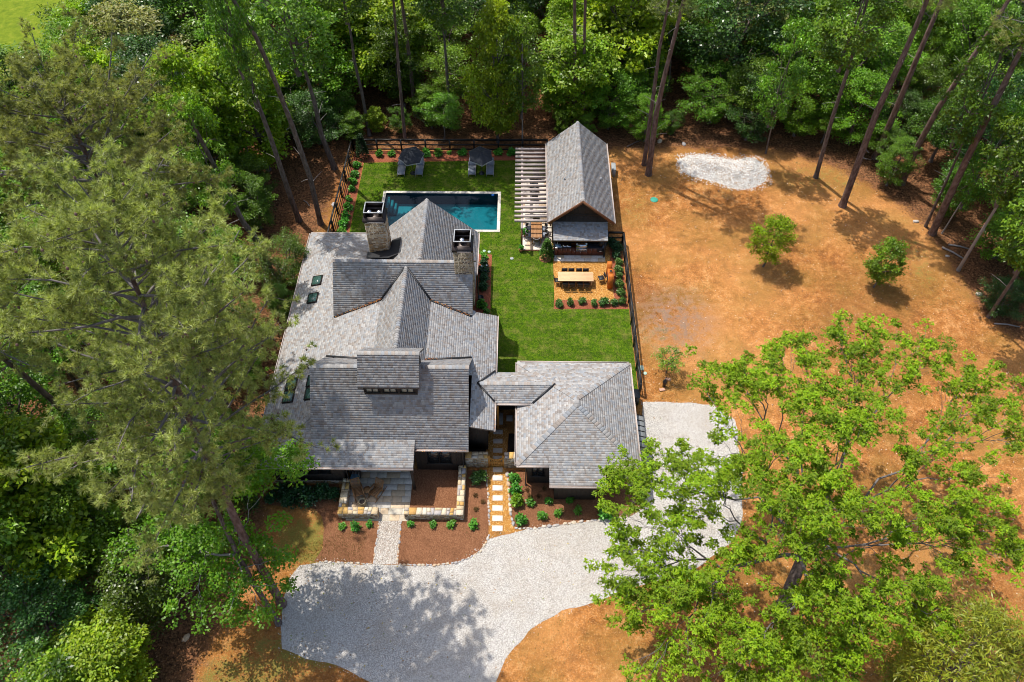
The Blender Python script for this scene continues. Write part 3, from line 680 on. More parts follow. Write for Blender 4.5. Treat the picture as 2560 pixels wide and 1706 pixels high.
def chimney(root, x0, x1, y0, y1, zb, zt, caps, cols, seed):
    m = MB(); m.box((x0, y0, zb), (x1, y1, zt)); ch = m.build('chimney', M['mortar'], root)
    stones('stonework', ch, x0, x1, y0, zb, zt, 'x', seed, cols); stones('stonework', ch, y0, y1, x1, zb, zt, 'y', seed + 1, cols, 1)
    stones('stonework', ch, y0, y1, x0, zb, zt, 'y', seed + 2, cols, -1); stones('stonework', ch, x0, x1, y1, zb, zt, 'x', seed + 3, cols, 1)
    m = MB(); e = .1
    m.box((x0 - e, y0 - e, zt), (x1 + e, y1 + e, zt + .16)); m.box((x0 - e - .03, y0 - e - .03, zt + .162), (x1 + e + .03, y1 + e + .03, zt + .2))
    # sloped metal skirt up to the open shroud
    zc = zt + .2; zr = zt + .42; i = .06; a = [(x0 - e, y0 - e, zc), (x1 + e, y0 - e, zc), (x1 + e, y1 + e, zc), (x0 - e, y1 + e, zc)]; b = [(x0 + i, y0 + i, zr), (x1 - i, y0 + i, zr), (x1 - i, y1 - i, zr), (x0 + i, y1 - i, zr)]
    ii = .1; c = [(x0 + ii, y0 + ii, zr), (x1 - ii, y0 + ii, zr), (x1 - ii, y1 - ii, zr), (x0 + ii, y1 - ii, zr)]; d = [(p[0], p[1], zt + .21) for p in c]
    m.add(a + b + c + d, [(k, (k + 1) % 4, 4 + (k + 1) % 4, 4 + k) for k in range(4)] + [(4 + k, 4 + (k + 1) % 4, 8 + (k + 1) % 4, 8 + k) for k in range(4)] + [(8 + k, 8 + (k + 1) % 4, 12 + (k + 1) % 4, 12 + k) for k in range(4)])
    m.build('shroud', M['copper'], ch)
    zt2 = zt + .85; m = MB(); t = .035
    for (px, py) in ((x0 + i, y0 + i), (x1 - i, y0 + i), (x1 - i, y1 - i), (x0 + i, y1 - i)): m.box((px - t, py - t, zr + .002), (px + t, py + t, zt2))
    m.build('shroud_post', M['copper'], ch)
    m = MB(); m.box((x0 + i + t, y0 + i - t, zr + .003), (x0 + i + t + .004, y1 - i, zt2 - .05)); m.box((x1 - i - t - .004, y0 + i, zr + .003), (x1 - i - t, y1 - i, zt2 - .05))
    m.box((x0 + i + t + .006, y1 - i - .02, zr + .003), (x1 - i - t - .006, y1 - i + .02, zt2 - .05)); m.build('shroud_panel', M['copper'], ch)
    m = MB()
    for a_, b_ in (((x0 + i - t, y0 + i - t), (x1 - i + t, y0 + i + t)), ((x0 + i - t, y1 - i - t), (x1 - i + t, y1 - i + t)), ((x0 + i - t, y0 + i + t), (x0 + i + t, y1 - i - t)), ((x1 - i - t, y0 + i + t), (x1 - i + t, y1 - i - t))):
        m.box((*a_, zt2 + .001), (*b_, zt2 + .05))
    m.build('shroud_rim', M['frame_w'], ch)
    for cx, cy in caps:
        m = MB(); m.lathe([(.14, 0), (.14, .25), (.21, .26), (.215, .33), (.12, .38), (.03, .41)], (cx, cy, zt + .2), 16); m.build('flue_cap', M['steel'], ch, smooth=True)
    m = MB(); m.box((x0 + .25, y0 - e - .034, zt + .03), (x1 - .02, y0 - e - .005, zt + .1)); m.build('cap_reveal', M['gutter'], ch)

a = .265
def wz(x): return 3.2 + a * (x + 16.5)
def fz(y): return 3.2 + a * (y - 24.4)
def nz(y): return 3.2 + a * (45.5 - y)
def ez(x): return 3.76 + a * (-1.48 - x)
def build_house():
    H = thing('house', 'dark single storey house with many grey shingled roofs and two stone chimneys', 'house', (-9, 35, 0)); Rf = Roof(H)
    # walls
    for (p, q) in (((-15.9, 25.05, 0), (-11.25, 44.9, 3.02)), ((-11.25, 28.0, 0), (-6.6, 44.9, 3.4)), ((-6.6, 26.1, 0), (-3.45, 38, 3.1)), ((-3.45, 27.7, 0), (-1.95, 36.0, 3.5)), ((-10.4, 38, 0), (-3.65, 45.35, 2.9))):
        m = MB(); m.box(p, q); m.build('wall', M['siding'], H)
    m = MB()
    def prx(yz, x0, x1):
        n = len(yz); m.add([(x0, y, z) for y, z in yz] + [(x1, y, z) for y, z in yz], [tuple(reversed(range(n))), tuple(range(n, 2 * n))] + [(i, (i + 1) % n, n + (i + 1) % n, n + i) for i in range(n)])
    def pry(xz, y0, y1):
        n = len(xz); m.add([(x, y0, z) for x, z in xz] + [(x, y1, z) for x, z in xz], [tuple(range(n)), tuple(reversed(range(n, 2 * n)))] + [((i + 1) % n, i, n + i, n + (i + 1) % n) for i in range(n)])
    prx([(25.95, 3.11), (32.7, 3.11), (29.5, 6.72)], -12.75, -3.4); m.build('gable_wall', M['siding'], H); m = MB()
    prx([(35.3, 3.2), (42.2, 3.2), (38.8, 6.75)], -12.75, -3.5); m.build('gable_wall', M['siding'], H); m = MB()
    pry([(-10.2, 2.91), (-3.6, 2.91), (-7.05, 6.2)], 39, 45.42); m.build('gable_wall', M['siding'], H)
    m = MB(); m.box((-15.95, 24.98, 0), (-11.3, 25.045, .35)); m.build('plinth', M['mortar'], H); stones('stonework', H, -15.95, -11.3, 24.98, 0, .35, 'x', 5, STC)
    # low roofs
    Rf.plane([(-16.5, 24.4, 3.2), (-9.65, 31.25, wz(-9.65)), (-9.65, 38.65, wz(-9.65)), (-16.5, 45.5, 3.2)], (1, 0), lab='low west roof slope shaded by trees')
    Rf.plane([(-16.5, 45.5, 3.2), (-9.65, 38.65, nz(38.65)), (-8.2, 38.65, nz(38.65)), (-8.2, 45.5, 3.2)], (0, -1))
    Rf.plane([(-16.5, 24.4, 3.2), (-6.45, 24.4, 3.2), (-6.45, 26.25, fz(26.25)), (-13.05, 27.85, fz(27.85))], (0, 1), lab='low front roof slope over the porch')
    Rf.plane([(-3.02, 26.85, ez(-3.02)), (-1.48, 26.85, ez(-1.48)), (-1.48, 36.5, ez(-1.48)), (-3.02, 36.5, ez(-3.02))], (-1, 0))
    Rf.plane([(-6.13, 30.9, ez(-6.13)), (-3.02, 30.9, ez(-3.02)), (-3.02, 36.6, ez(-3.02)), (-6.13, 37.0, ez(-6.13))], (-1, 0))
    # steep cross gable over the middle
    Rf.plane([(-7.9, 30.3, 6.7), (-6.13, 30.3, 4.99), (-6.13, 38.0, 4.99), (-7.9, 38.6, 6.7)], (-1, 0)); Rf.plane([(-7.9, 30.3, 6.7), (-9.65, 30.3, 5.015), (-9.65, 38.0, 5.015), (-7.9, 38.6, 6.7)], (1, 0))
    Rf.caps((-7.9, 30.8, 6.7), (-7.9, 38.45, 6.7), half=.15, drop=.9)
    # front gable roof
    Rf.plane([(-13.05, 26.17, 3.67), (-6.45, 26.17, 3.67), (-6.45, 29.5, 7.0), (-13.05, 29.5, 7.0)], (0, 1), lab='steep front roof slope'); Rf.plane([(-6.449, 25.74, 3.24), (-3.05, 25.74, 3.24), (-3.05, 29.5, 7.0), (-6.449, 29.5, 7.0)], (0, 1))
    Rf.plane([(-13.05, 29.5, 7.0), (-3.05, 29.5, 7.0), (-3.05, 32.35, 4.15), (-13.05, 32.35, 4.15)], (0, -1))
    Rf.caps((-13.05, 29.5, 7.0), (-9.85, 29.5, 7.0), half=.15, drop=.95); Rf.caps((-6.0, 29.5, 7.0), (-3.05, 29.5, 7.0), half=.15, drop=.95)
    # middle gable roof
    Rf.plane([(-13.05, 35.85, 4.05), (-3.2, 35.85, 4.05), (-3.2, 38.8, 7.0), (-13.05, 38.8, 7.0)], (0, 1)); Rf.plane([(-13.05, 38.8, 7.0), (-3.2, 38.8, 7.0), (-3.2, 41.6, 4.2), (-13.05, 41.6, 4.2)], (0, -1))
    Rf.caps((-13.05, 38.8, 7.0), (-3.2, 38.8, 7.0), half=.15, drop=.95)
    # rear gable roof by the pool
    Rf.plane([(-7.05, 39.2, 6.5), (-3.2, 39.2, 3.05), (-3.2, 45.9, 3.05), (-7.05, 45.9, 6.5)], (-1, 0), lab='rear gable slope facing the lawn'); Rf.plane([(-7.05, 39.2, 6.5), (-10.9, 39.2, 3.05), (-10.9, 45.9, 3.05), (-7.05, 45.9, 6.5)], (1, 0))
    Rf.caps((-7.05, 39.5, 6.5), (-7.05, 45.9, 6.5), half=.15, drop=.85)
    # hips
    Rf.caps((-16.45, 24.45, 3.2), (-13.1, 27.8, 4.1), half=.14, drop=.2); Rf.caps((-16.45, 45.45, 3.2), (-11.0, 40.0, 4.65), half=.14, drop=.2)
    # raised dormer
    D = MB(); n = [(28.2, 5.3), (28.2, 6.95), (29.4, 8.2), (30.7, 6.9), (30.7, 5.3)]; D.add([(-9.6, y, z) for y, z in n] + [(-6.25, y, z) for y, z in n], [tuple(range(5)), tuple(reversed(range(5, 10)))] + [((i + 1) % 5, i, 5 + i, 5 + (i + 1) % 5) for i in range(5)])
    D.build('dormer', M['siding'], H)
    Rf.plane([(-9.82, 27.85, 6.95), (-6.02, 27.85, 6.95), (-6.02, 29.4, 8.5), (-9.82, 29.4, 8.5)], (0, 1), lab='roof of the raised dormer'); Rf.plane([(-9.82, 29.4, 8.5), (-6.02, 29.4, 8.5), (-6.02, 31.05, 6.85), (-9.82, 31.05, 6.85)], (0, -1))
    Rf.caps((-9.82, 29.4, 8.5), (-6.02, 29.4, 8.5), half=.15, drop=.95)
    for cx in (-9.05, -7.95, -6.85): window(H, cx, 28.2, 6.05, .78, .72, 2, rows=1, mat='blind')
    # valley flashing
    for p, q in (((-6.13, 36.79, 5.02), (-3.25, 36.0, 4.24)), ((-9.65, 36.81, 5.05), (-13.0, 35.92, 4.15)), ((-6.13, 36.79, 5.03), (-7.8, 38.4, 6.64)), ((-9.65, 36.81, 5.05), (-8.0, 38.4, 6.64)), ((-6.1, 31.52, 5.03), (-3.1, 32.36, 4.22)), ((-9.7, 31.5, 5.05), (-13.0, 32.4, 4.17))):
        m = MB(); m.bar(Vector(p) + Vector((0, 0, .03)), Vector(q) + Vector((0, 0, .03)), .13, .05); m.build('valley_flashing', M['flash'], H)
    # gutters
    gutter((-16.5, 24.4, 3.2), (-6.45, 24.4, 3.2), H, (0, -1)); gutter((-6.44, 25.74, 3.24), (-3.05, 25.74, 3.24), H, (0, -1)); gutter((-1.48, 31.5, 3.76), (-1.48, 36.5, 3.76), H, (1, 0)); gutter((-1.48, 26.85, 3.76), (-1.48, 29.1, 3.76), H, (1, 0))
    gutter((-16.5, 24.4, 3.2), (-16.5, 45.5, 3.2), H, (-1, 0)); gutter((-3.2, 41.3, 3.05), (-3.2, 45.9, 3.05), H, (1, 0)); gutter((-16.5, 45.5, 3.2), (-11, 45.5, 3.2), H, (0, 1))
    downspout(-3.5, 25.98, 3.1, H); downspout(-10.95, 24.95, 3.1, H); downspout(-3.12, 41.3, 2.95, H)
    # windows
    window(H, -5.05, 26.1, .95, 1.55, 1.45, 2, rows=2); window(H, -12.75, 25.05, 1.25, 1.5, 1.2, 2, rows=1); window(H, -14.6, 25.05, 1.25, 1.3, 1.2, 2, rows=1)
    m = MB(); m.box((-10.2, 27.9, 0), (-9.2, 27.99, 2.1)); m.build('door', M['teak'], H)
    m = MB(); m.box((-6.75, 24.6, 0), (-6.6, 24.75, 3.15)); m.build('porch_post', M['siding'], H)
    # skylights lying on the west slope
    def sky(v, pts, lab):
        P = [at(v, x, y, 4.0) for x, y in pts]; cx = sum(p.x for p in P) / 4; cy = sum(p.y for p in P) / 4
        for _ in range(3):
            z = wz(cx) + .08; P = [at(v, x, y, z) for x, y in pts]; cx = sum(p.x for p in P) / 4; cy = sum(p.y for p in P) / 4
        w, d = .78, .95; f = MB(); Mx = Matrix.Translation((cx, cy, wz(cx) + .02)) @ Matrix.Rotation(-math.atan(a), 4, 'Y')
        for b0, b1 in (((-w / 2, -d / 2), (w / 2, -d / 2 + .06)), ((-w / 2, d / 2 - .06), (w / 2, d / 2)), ((-w / 2, -d / 2 + .06), (-w / 2 + .06, d / 2 - .06)), ((w / 2 - .06, -d / 2 + .06), (w / 2, d / 2 - .06))):
            f.box((*b0, -.05), (*b1, .10), M=Mx)
        o = f.build('skylight', M['copper'], H, label=lab)
        g = MB(); g.box((-w / 2 + .05, -d / 2 + .05, .0), (w / 2 - .05, d / 2 - .05, .085), M=Mx); g.build('pane', M['skyglass'], o)
    sky('A', ((540, 765), (605, 757), (580, 862), (517, 868)), None); sky('A', ((497, 925), (567, 915), (545, 1025), (475, 1030)), None)
    sky('B', ((290, 335), (375, 330), (360, 400), (275, 405)), None); sky('B', ((262, 450), (350, 437), (335, 520), (247, 530)), None); sky('B', ((490, 300), (560, 297), (548, 370), (475, 378)), None); sky('B', ((465, 420), (550, 413), (535, 488), (450, 500)), None)
    for v, x, y, z in (('B', 715, 140, 4.3), ('B', 475, 212, 4.0)):
        p = at(v, x, y, z); m = MB(); m.tube([(p.x, p.y, z - .15), (p.x, p.y, z + .3)], .05, 8, cap=True); m.build('vent_pipe', M['blackmetal'], H)
    # chimneys, flashing saddle
    chimney(H, -11.28, -9.82, 42.5, 43.75, 3.2, 7.15, ((-10.95, 43.1), (-10.2, 43.1)), STC, 11)
    chimney(H, -4.42, -3.2, 38.12, 39.4, 3.0, 8.55, ((-3.85, 38.75),), STD, 21)
    m = MB(); m.add([(-11.5, 42.55, 4.06), (-11.45, 41.75, 4.28), (-9.7, 41.4, 4.62), (-9.0, 41.6, 4.85), (-8.95, 43.4, 4.88), (-9.75, 43.8, 4.16), (-9.75, 42.55, 4.38)], [(0, 1, 6), (1, 2, 6), (2, 3, 6), (3, 4, 6), (4, 5, 6)]); m.build('saddle_flashing', M['flash'], H)
    # tree litter caught in the valleys
    rd = random.Random(3); m = MB()
    for p, q, n in (((-9.65, 36.8, 5.1), (-12.9, 35.9, 4.2), 160), ((-6.1, 36.78, 5.1), (-3.3, 35.98, 4.3), 70), ((-9.7, 31.5, 5.1), (-12.4, 32.3, 4.3), 60), ((-6.1, 31.5, 5.1), (-3.6, 32.2, 4.3), 60), ((-1.42, 27, 3.72), (-1.42, 28.8, 3.72), 20), ((-6.4, 25.68, 3.2), (-3.2, 25.68, 3.2), 40), ((-16, 24.34, 3.16), (-7, 24.34, 3.16), 40)):
        p = Vector(p); q = Vector(q)
        for k in range(n):
            c = p.lerp(q, rd.random() ** 1.3) + Vector((rd.gauss(0, .04), rd.gauss(0, .05), rd.uniform(0, .03))); s_ = rd.uniform(.02, .05); an = rd.uniform(0, 6.28)
            m.add([c + Vector((math.cos(an + b) * s_, math.sin(an + b) * s_ * .5, rd.uniform(0, .02))) for b in (0, 1.57, 3.14, 4.71)], [(0, 1, 2, 3)], rd.choice([(.42, .15, .04), (.3, .1, .03), (.5, .25, .06)]))
    m.build('fallen_needles', M['rock'], H, kind='stuff')
    return H
build_house()

def build_garage():
    G = thing('garage', 'detached garage with pyramid hip roof of grey shingles beside the gate', 'garage', (3.8, 28.6, 0)); Rf = Roof(G)
    x0, x1, y0, y1, ze, zp = 0.0, 7.7, 24.62, 32.7, 3.3, 4.45; s = (zp - ze) / ((x1 - x0) / 2); xm = (x0 + x1) / 2; ya, yb = y0 + 3.85, y1 - 3.85
    m = MB(); m.box((.7, 25.2, 0), (7.1, 32.1, 3.15)); m.build('wall', M['siding'], G)
    m = MB(); m.box((2.45, 24.0, 0), (5.15, 25.19, 2.85)); m.build('wall', M['siding'], G)
    Rf.plane([(x0, y0, ze), (xm, ya, zp), (xm, yb, zp), (x0, y1, ze)], (1, 0)); Rf.plane([(x1, y0, ze), (xm, ya, zp), (xm, yb, zp), (x1, y1, ze)], (-1, 0))
    Rf.plane([(x0, y0, ze), (x1, y0, ze), (xm, ya, zp)], (0, 1)); Rf.plane([(x0, y1, ze), (x1, y1, ze), (xm, yb, zp)], (0, -1))
    zb = ze - s * 1.2; Rf.plane([(2.05, y0 - 1.2, zb + .002), (5.56, y0 - 1.2, zb + .002), (5.56, y0 + .02, ze + .006), (2.05, y0 + .02, ze + .006)], (0, 1), lab='roof of the front bay')
    for p in ((x0, y0), (x1, y0)): Rf.caps((p[0], p[1], ze), (xm, ya, zp), half=.16, drop=.22, step=.235)
    for p in ((x0, y1), (x1, y1)): Rf.caps((p[0], p[1], ze), (xm, yb, zp), half=.14, drop=.22)
    Rf.caps((xm, ya, zp), (xm, yb, zp), half=.16, drop=.3)
    gutter((x0, y0, ze), (2.04, y0, ze), G, (0, -1)); gutter((5.57, y0, ze), (x1, y0, ze), G, (0, -1)); gutter((2.05, y0 - 1.2, zb), (5.56, y0 - 1.2, zb), G, (0, -1))
    gutter((x0, y0, ze), (x0, 29.1, ze), G, (-1, 0)); gutter((x1, y0, ze), (x1, y1, ze), G, (1, 0)); gutter((x0, y1, ze), (x1, y1, ze), G, (0, 1)); gutter((x0, 31.6, ze), (x0, y1, ze), G, (-1, 0))
    downspout(.62, 25.1, 3.1, G)
    # metal awning over the garage doors
    m = MB(); P = [(7.11, 26.5, 2.75), (8.45, 26.6, 2.25), (8.45, 29.1, 2.25), (7.11, 29.1, 2.75)]; m.slab(P, .06); aw = m.build('awning', M['boxgrey'], G)
    for k in range(7):
        y = 26.55 + 2.5 * k / 6; m = MB(); m.bar((7.11, y, 2.78), (8.45, y, 2.28), .03, .05); m.build('seam', M['flash'], aw)
    for y in (26.7, 28.95):
        m = MB(); m.bar((7.1, y, 1.7), (8.3, y, 2.22), .07, .07); m.build('bracket', M['black'], aw)
    m = MB(); m.box((7.1, 26.6, 0), (7.16, 29.0, 2.2)); d = m.build('garage_door', M['black'], G)
    m = MB(); m.box((7.1, 29.5, 0), (7.16, 31.8, 2.2)); m.build('garage_door', M['black'], G)
    for x in (1.4, 6.2): window(G, x, 25.2, 1.0, .8, 1.1, 2)
    # breezeway to the house
    B = thing('breezeway', 'short gabled breezeway roof joining house and garage', 'breezeway', (-.3, 30.3, 0)); Rb = Roof(B)
    yc, zr, zb = 30.32, 4.10, 3.62
    Rb.plane([(-1.48, 29.06, zb), (1.0, 29.06, zb), (2.5, yc, zr), (-2.62, yc, zr)], (0, 1)); Rb.plane([(-1.48, 31.58, zb), (.9, 31.58, zb), (2.5, yc, zr), (-2.62, yc, zr)], (0, -1))
    Rb.caps((-2.6, yc, zr), (2.5, yc, zr), half=.14, drop=.35)
    gutter((-1.46, 29.06, zb), (.95, 29.06, zb), B, (0, -1))
    for p, q in (((-2.62, yc, zr + .02), (-1.48, 29.06, 3.79)), ((-2.62, yc, zr + .02), (-1.48, 31.58, 3.79)), ((2.5, yc, zr + .02), (1.02, 29.06, 3.66))):
        m = MB(); m.bar(Vector(p) + Vector((0, 0, .02)), Vector(q) + Vector((0, 0, .02)), .1, .05); m.build('valley_flashing', M['flash'], B)
    for x in (-1.3, .55):
        m = MB(); m.box((x - .08, 29.3, 0), (x + .08, 29.46, 3.45)); m.build('post', M['cedar'], B)
    m = MB(); m.box((-1.9, 31.0, 0), (.69, 31.15, 3.4)); m.build('wall', M['siding'], B)
build_garage()

def build_poolhouse():
    G = thing('pool_house', 'gabled pool house with grey shingle roof beside the pergola', 'pool house', (5.08, 52.5, 0)); Rf = Roof(G)
    x0, x1, xm, y0, y1, ze, zr = 2.41, 7.71, 5.05, 47.07, 57.45, 3.13, 5.4
    m = MB(); m.box((2.85, 47.95, 0), (7.3, 56.95, 3.2)); m.build('wall', M['siding'], G)
    m = MB(); n = [(2.75, 3.21), (7.4, 3.21), (xm, 5.14)]; m.add([(x, 47.9, z) for x, z in n] + [(x, 57.0, z) for x, z in n], [(0, 1, 2), (5, 4, 3), (1, 0, 3, 4), (2, 1, 4, 5), (0, 2, 5, 3)]); m.build('gable_wall', M['siding'], G)
    m = MB(); m.box((2.84, 47.86, 3.15), (7.31, 47.898, 3.3)); m.build('gable_trim', M['siding'], G)
    Rf.plane([(x0, y0, ze), (x0, y1, ze), (xm, y1, zr), (xm, y0, zr)], (1, 0)); Rf.plane([(x1, y0, ze), (x1, y1, ze), (xm, y1, zr), (xm, y0, zr)], (-1, 0)); Rf.caps((xm, y0, zr), (xm, y1, zr), half=.15, drop=.8)
    for s in (x0, x1):
        m = MB(); m.bar((s, y0 - .03, ze - .1), (xm, y0 - .03, zr - .1), .05, .22); m.build('rake_board', M['rawwood'], G)
    gutter((x0, y0, ze), (x0, y1, ze), G, (-1, 0)); gutter((x1, y0, ze), (x1, y1, ze), G, (1, 0))
    for v, x, y in (('F', 1122, 940, ), ('F', 1655, 945)):
        z = 4.4; p = at(v, x, y, z); z = zr - abs(p.x - xm) * (zr - ze) / 2.66; p = at(v, x, y, z); m = MB(); m.tube([(p.x, p.y, z - .1), (p.x, p.y, z + .28)], .055, 8, cap=True); m.build('vent_pipe', M['frame_w'], G)
    # lean-to over the outdoor kitchen
    Rf.plane([(2.84, 46.1, 2.06), (7.24, 46.1, 2.06), (7.3, 47.93, 2.42), (2.8, 47.93, 2.42)], (0, 1), deck=.12, lab='lean-to roof over the outdoor kitchen')
    for x in (2.95, 7.1):
        m = MB(); m.box((x - .06, 46.2, 0), (x + .06, 46.32, 1.95)); m.build('post', M['black'], G)
    m = MB(); m.box((2.9, 46.18, 1.85), (7.16, 46.34, 1.955)); m.build('beam', M['black'], G)
    P = thing('pergola', 'pale timber pergola attached to the left side of the pool house', 'pergola', (1.0, 52.3, 0))
    m = MB(); m.box((.18, 47.0, 2.36), (.36, 57.6, 2.58)); m.build('beam', M['pergola'], P)
    m = MB(); m.box((2.55, 47.4, 2.38), (2.66, 57.6, 2.6)); m.build('ledger', M['rawwood'], P)
    for y in (47.2, 50.6, 54.0, 57.3):
        m = MB(); m.box((.19, y - .08, 0), (.35, y + .08, 2.355)); m.build('post', M['rawwood'], P)
    for k in range(18):
        y = 47.7 + k * (57.1 - 47.7) / 17; m = MB(); m.box((-.34, y - .055, 2.585), (2.42 + .1, y + .055, 2.80)); m.build('rafter', M['pergola'], P)
build_poolhouse()

# ---------------------------------------------------------------- fences
def fence(name, label, runs, h=1.3, step=2.15):
    o = runs[0][0]; root = thing(name, label, 'fence', (*o, 0))
    for a, b in runs:
        A = Vector((*a, 0)); B = Vector((*b, 0)); L = (B - A).length; n = max(1, round(L / step)); d = (B - A).normalized()
        for k in range(n + 1):
            p = A.lerp(B, k / n); m = MB(); m.box((p.x - .07, p.y - .07, 0), (p.x + .07, p.y + .07, h + .03)); m.build('post', M['black'], root)
            if k < n:
                q = A.lerp(B, (k + 1) / n)
                for z in (.22, .72, h - .06):
                    m = MB(); m.bar(p + d * .072 + Vector((0, 0, z)), q - d * .072 + Vector((0, 0, z)), .045, .13); m.build('rail', M['black'], root)
                m = MB(); m.bar(p + d * .072 + Vector((0, 0, h + .03)), q - d * .072 + Vector((0, 0, h + .03)), .15, .04); m.build('cap_rail', M['black'], root)
fence('rail_fence', 'black rail fence along the back and left of the lawn', [((-15.65, 60.2), (2.6, 60.35)), ((-15.65, 60.2), (-15.9, 44.8))])
fence('rail_fence', 'black rail fence between courtyard and the orange clay yard', [((7.45, 47.9), (8.74, 47.9)), ((8.74, 47.9), (8.76, 32.4))])
# ---------------------------------------------------------------- stone garden walls
def cap_stones(root, x0, y0, x1, y1, z, seed):
    """irregular flagstones bedded on top of a wall"""
    rd = random.Random(seed); horiz = (x1 - x0) > (y1 - y0); L = (x1 - x0) if horiz else (y1 - y0); W = (y1 - y0) if horiz else (x1 - x0); s = 0.0; t = (0, 0)
    while s < L - .02:
        w = rd.uniform(.22, .5); e = min(s + w, L)
        if L - e < .12: e = L
        sk = (rd.uniform(-.07, .07), rd.uniform(-.07, .07)) if e < L else (0, 0)
        cuts = [0.0, 1.0] if rd.random() < .35 else [0.0, rd.uniform(.35, .65), 1.0]
        for j in range(len(cuts) - 1):
            c0, c1 = cuts[j], cuts[j + 1]; g = .014
            def X(side, v): # point along edge
                b = (s + t[0] * (1 - v) + t[1] * v) if side == 0 else (e + sk[0] * (1 - v) + sk[1] * v); return b
            tw = rd.uniform(-.05, .05) if len(cuts) == 3 else 0
            va = c0 + (tw if j == 1 else 0); vb = c1 + (tw if j == 0 and len(cuts) == 3 else 0)
            pts = [(X(0, c0) + g, c0 * W + g), ((X(0, c0) + X(1, c0)) / 2, c0 * W + g + abs(rd.uniform(0, .012))), (X(1, c0) - g, c0 * W + g), (X(1, c1) - g, c1 * W - g), ((X(0, c1) + X(1, c1)) / 2, c1 * W - g), (X(0, c1) + g, c1 * W - g)]
            P = [(x0 + p[0], y0 + p[1]) if horiz else (x0 + p[1], y0 + p[0]) for p in pts]
            c = rd.choice([(.62, .52, .38), (.55, .42, .26), (.52, .30, .10), (.42, .36, .30), (.66, .58, .46), (.58, .36, .12), (.40, .37, .36), (.60, .50, .34)])
            m = MB(); m.prism(P, z, z + rd.uniform(.03, .045), c, .96); m.build('cap_stone', M['stone'], root)
        s = e; t = sk
def stone_wall(label, segs, h, seed):
    o = segs[0]; root = thing('stone_wall', label, 'wall', (o[0], o[1], 0))
    for k, (x0, y0, x1, y1) in enumerate(segs):
        m = MB(); m.box((x0, y0, 0), (x1, y1, h)); m.build('core', M['mortar'], root)
        stones('stonework', root, x0, x1, y0, 0, h, 'x', seed + k * 5, STC); stones('stonework', root, x0, x1, y1, 0, h, 'x', seed + k * 5 + 1, STC, 1)
        stones('stonework', root, y0, y1, x0, 0, h, 'y', seed + k * 5 + 2, STC); stones('stonework', root, y0, y1, x1, 0, h, 'y', seed + k * 5 + 3, STC, 1)
        cap_stones(root, x0 - .02, y0 - .03, x1 + .02, y1 + .03, h, seed + k)
stone_wall('low stone wall round the left side of the patio', [(-11.33, 22.5, -8.8, 22.95), (-11.33, 22.985, -10.88, 25.0)], .66, 50)
stone_wall('low stone wall round the mulch bed right of the patio', [(-7.1, 22.5, -3.8, 22.95), (-3.8, 22.5, -3.35, 26.05)], .66, 60)
stone_wall('chest high stone wall left of the wooden gate', [(-3.4, 26.32, -1.9, 26.78)], 1.2, 70)
stone_wall('chest high stone wall right of the wooden gate', [(-.8, 26.32, .66, 26.78)], 1.2, 80)
def gate():
    g = thing('garden_gate', 'golden cedar garden gate with scooped top between stone walls', 'gate', (-1.35, 26.42, 0))
    for x in (-1.83, -.87):
        m = MB(); m.box((x - .065, 26.35, 0), (x + .065, 26.48, 1.22)); m.box((x - .085, 26.33, 1.221), (x + .085, 26.5, 1.26)); m.build('post', M['cedar'], g)
    xs = [-1.75 + .8 * k / 8 for k in range(9)]
    m = MB()
    for k in range(8):
        za = 1.02 - .2 * math.sin(math.pi * k / 8); zb = 1.02 - .2 * math.sin(math.pi * (k + 1) / 8); m.bar((xs[k], 26.41, za), (xs[k + 1], 26.41, zb), .09, .09)
    m.build('top_rail', M['cedar'], g)
    for z in (.1, .55):
        m = MB(); m.box((-1.75, 26.38, z), (-.95, 26.44, z + .09)); m.build('rail', M['cedar'], g)
    for k in range(7):
        x = -1.70 + .70 * k / 6; m = MB(); m.box((x - .045, 26.385, .19), (x + .045, 26.435, .549)); m.build('board', M['cedar'], g)
    for k in range(1, 8):
        z = 1.0 - .2 * math.sin(math.pi * k / 8); m = MB(); m.box((xs[k] - .018, 26.39, .64), (xs[k] + .018, 26.43, z - .03)); m.build('baluster', M['cedar'], g)
    m = MB(); m.box((-1.0, 26.36, .72), (-.96, 26.379, .86)); m.build('latch', M['blackmetal'], g)
gate()

# ================================================================ OUTDOOR FURNITURE AND SMALL THINGS
def lounger():
    t = thing('sun_lounger', '', 'sun lounger', group='loungers under the two umbrellas')
    m = MB()
    for s in (-1, 1): m.box((s * .33 - .02, -.95, .27), (s * .33 + .02, .95, .32))
    for y in (-.95, .25, .93): m.box((-.31, y - .02, .275), (.31, y + .02, .315))
    m.build('frame', M['slingframe'], t)
    for sx in (-1, 1):
        for y in (-.9, .75): m = MB(); m.box((sx * .32 - .02, y - .02, 0), (sx * .32 + .02, y + .02, .268)); m.build('leg', M['slingframe'], t)
    m = MB(); m.box((-.305, -.93, .322), (.305, .27, .345)); m.build('seat', M['sling'], t)
    m = MB(); X = Matrix.Translation((0, .29, .34)) @ Matrix.Rotation(R(24), 4, 'X'); m.box((-.305, 0, 0), (.305, .78, .022), M=X)
    m.build('backrest', M['sling'], t)
    for sx in (-1, 1): m = MB(); m.bar((sx * .34, .2, .45), (sx * .34, .62, .47), .05, .04); m.build('armrest', M['slingframe'], t)
    return t
lg = lounger()
for i, (x, lab) in enumerate(((893, 'grey sling lounger left of the left umbrella'), (1116, 'grey sling lounger right of the left umbrella'), (1762, 'grey sling lounger left of the right umbrella'), (1984, 'grey sling lounger right of the right umbrella'))):
    o = lg if i == 0 else copy_tree(lg); p = at('E', x, 604); o.location = (p.x, p.y + .98, .01); o['label'] = lab; o.rotation_euler.z = R((1.5, -1.5, .5, -.5)[i])
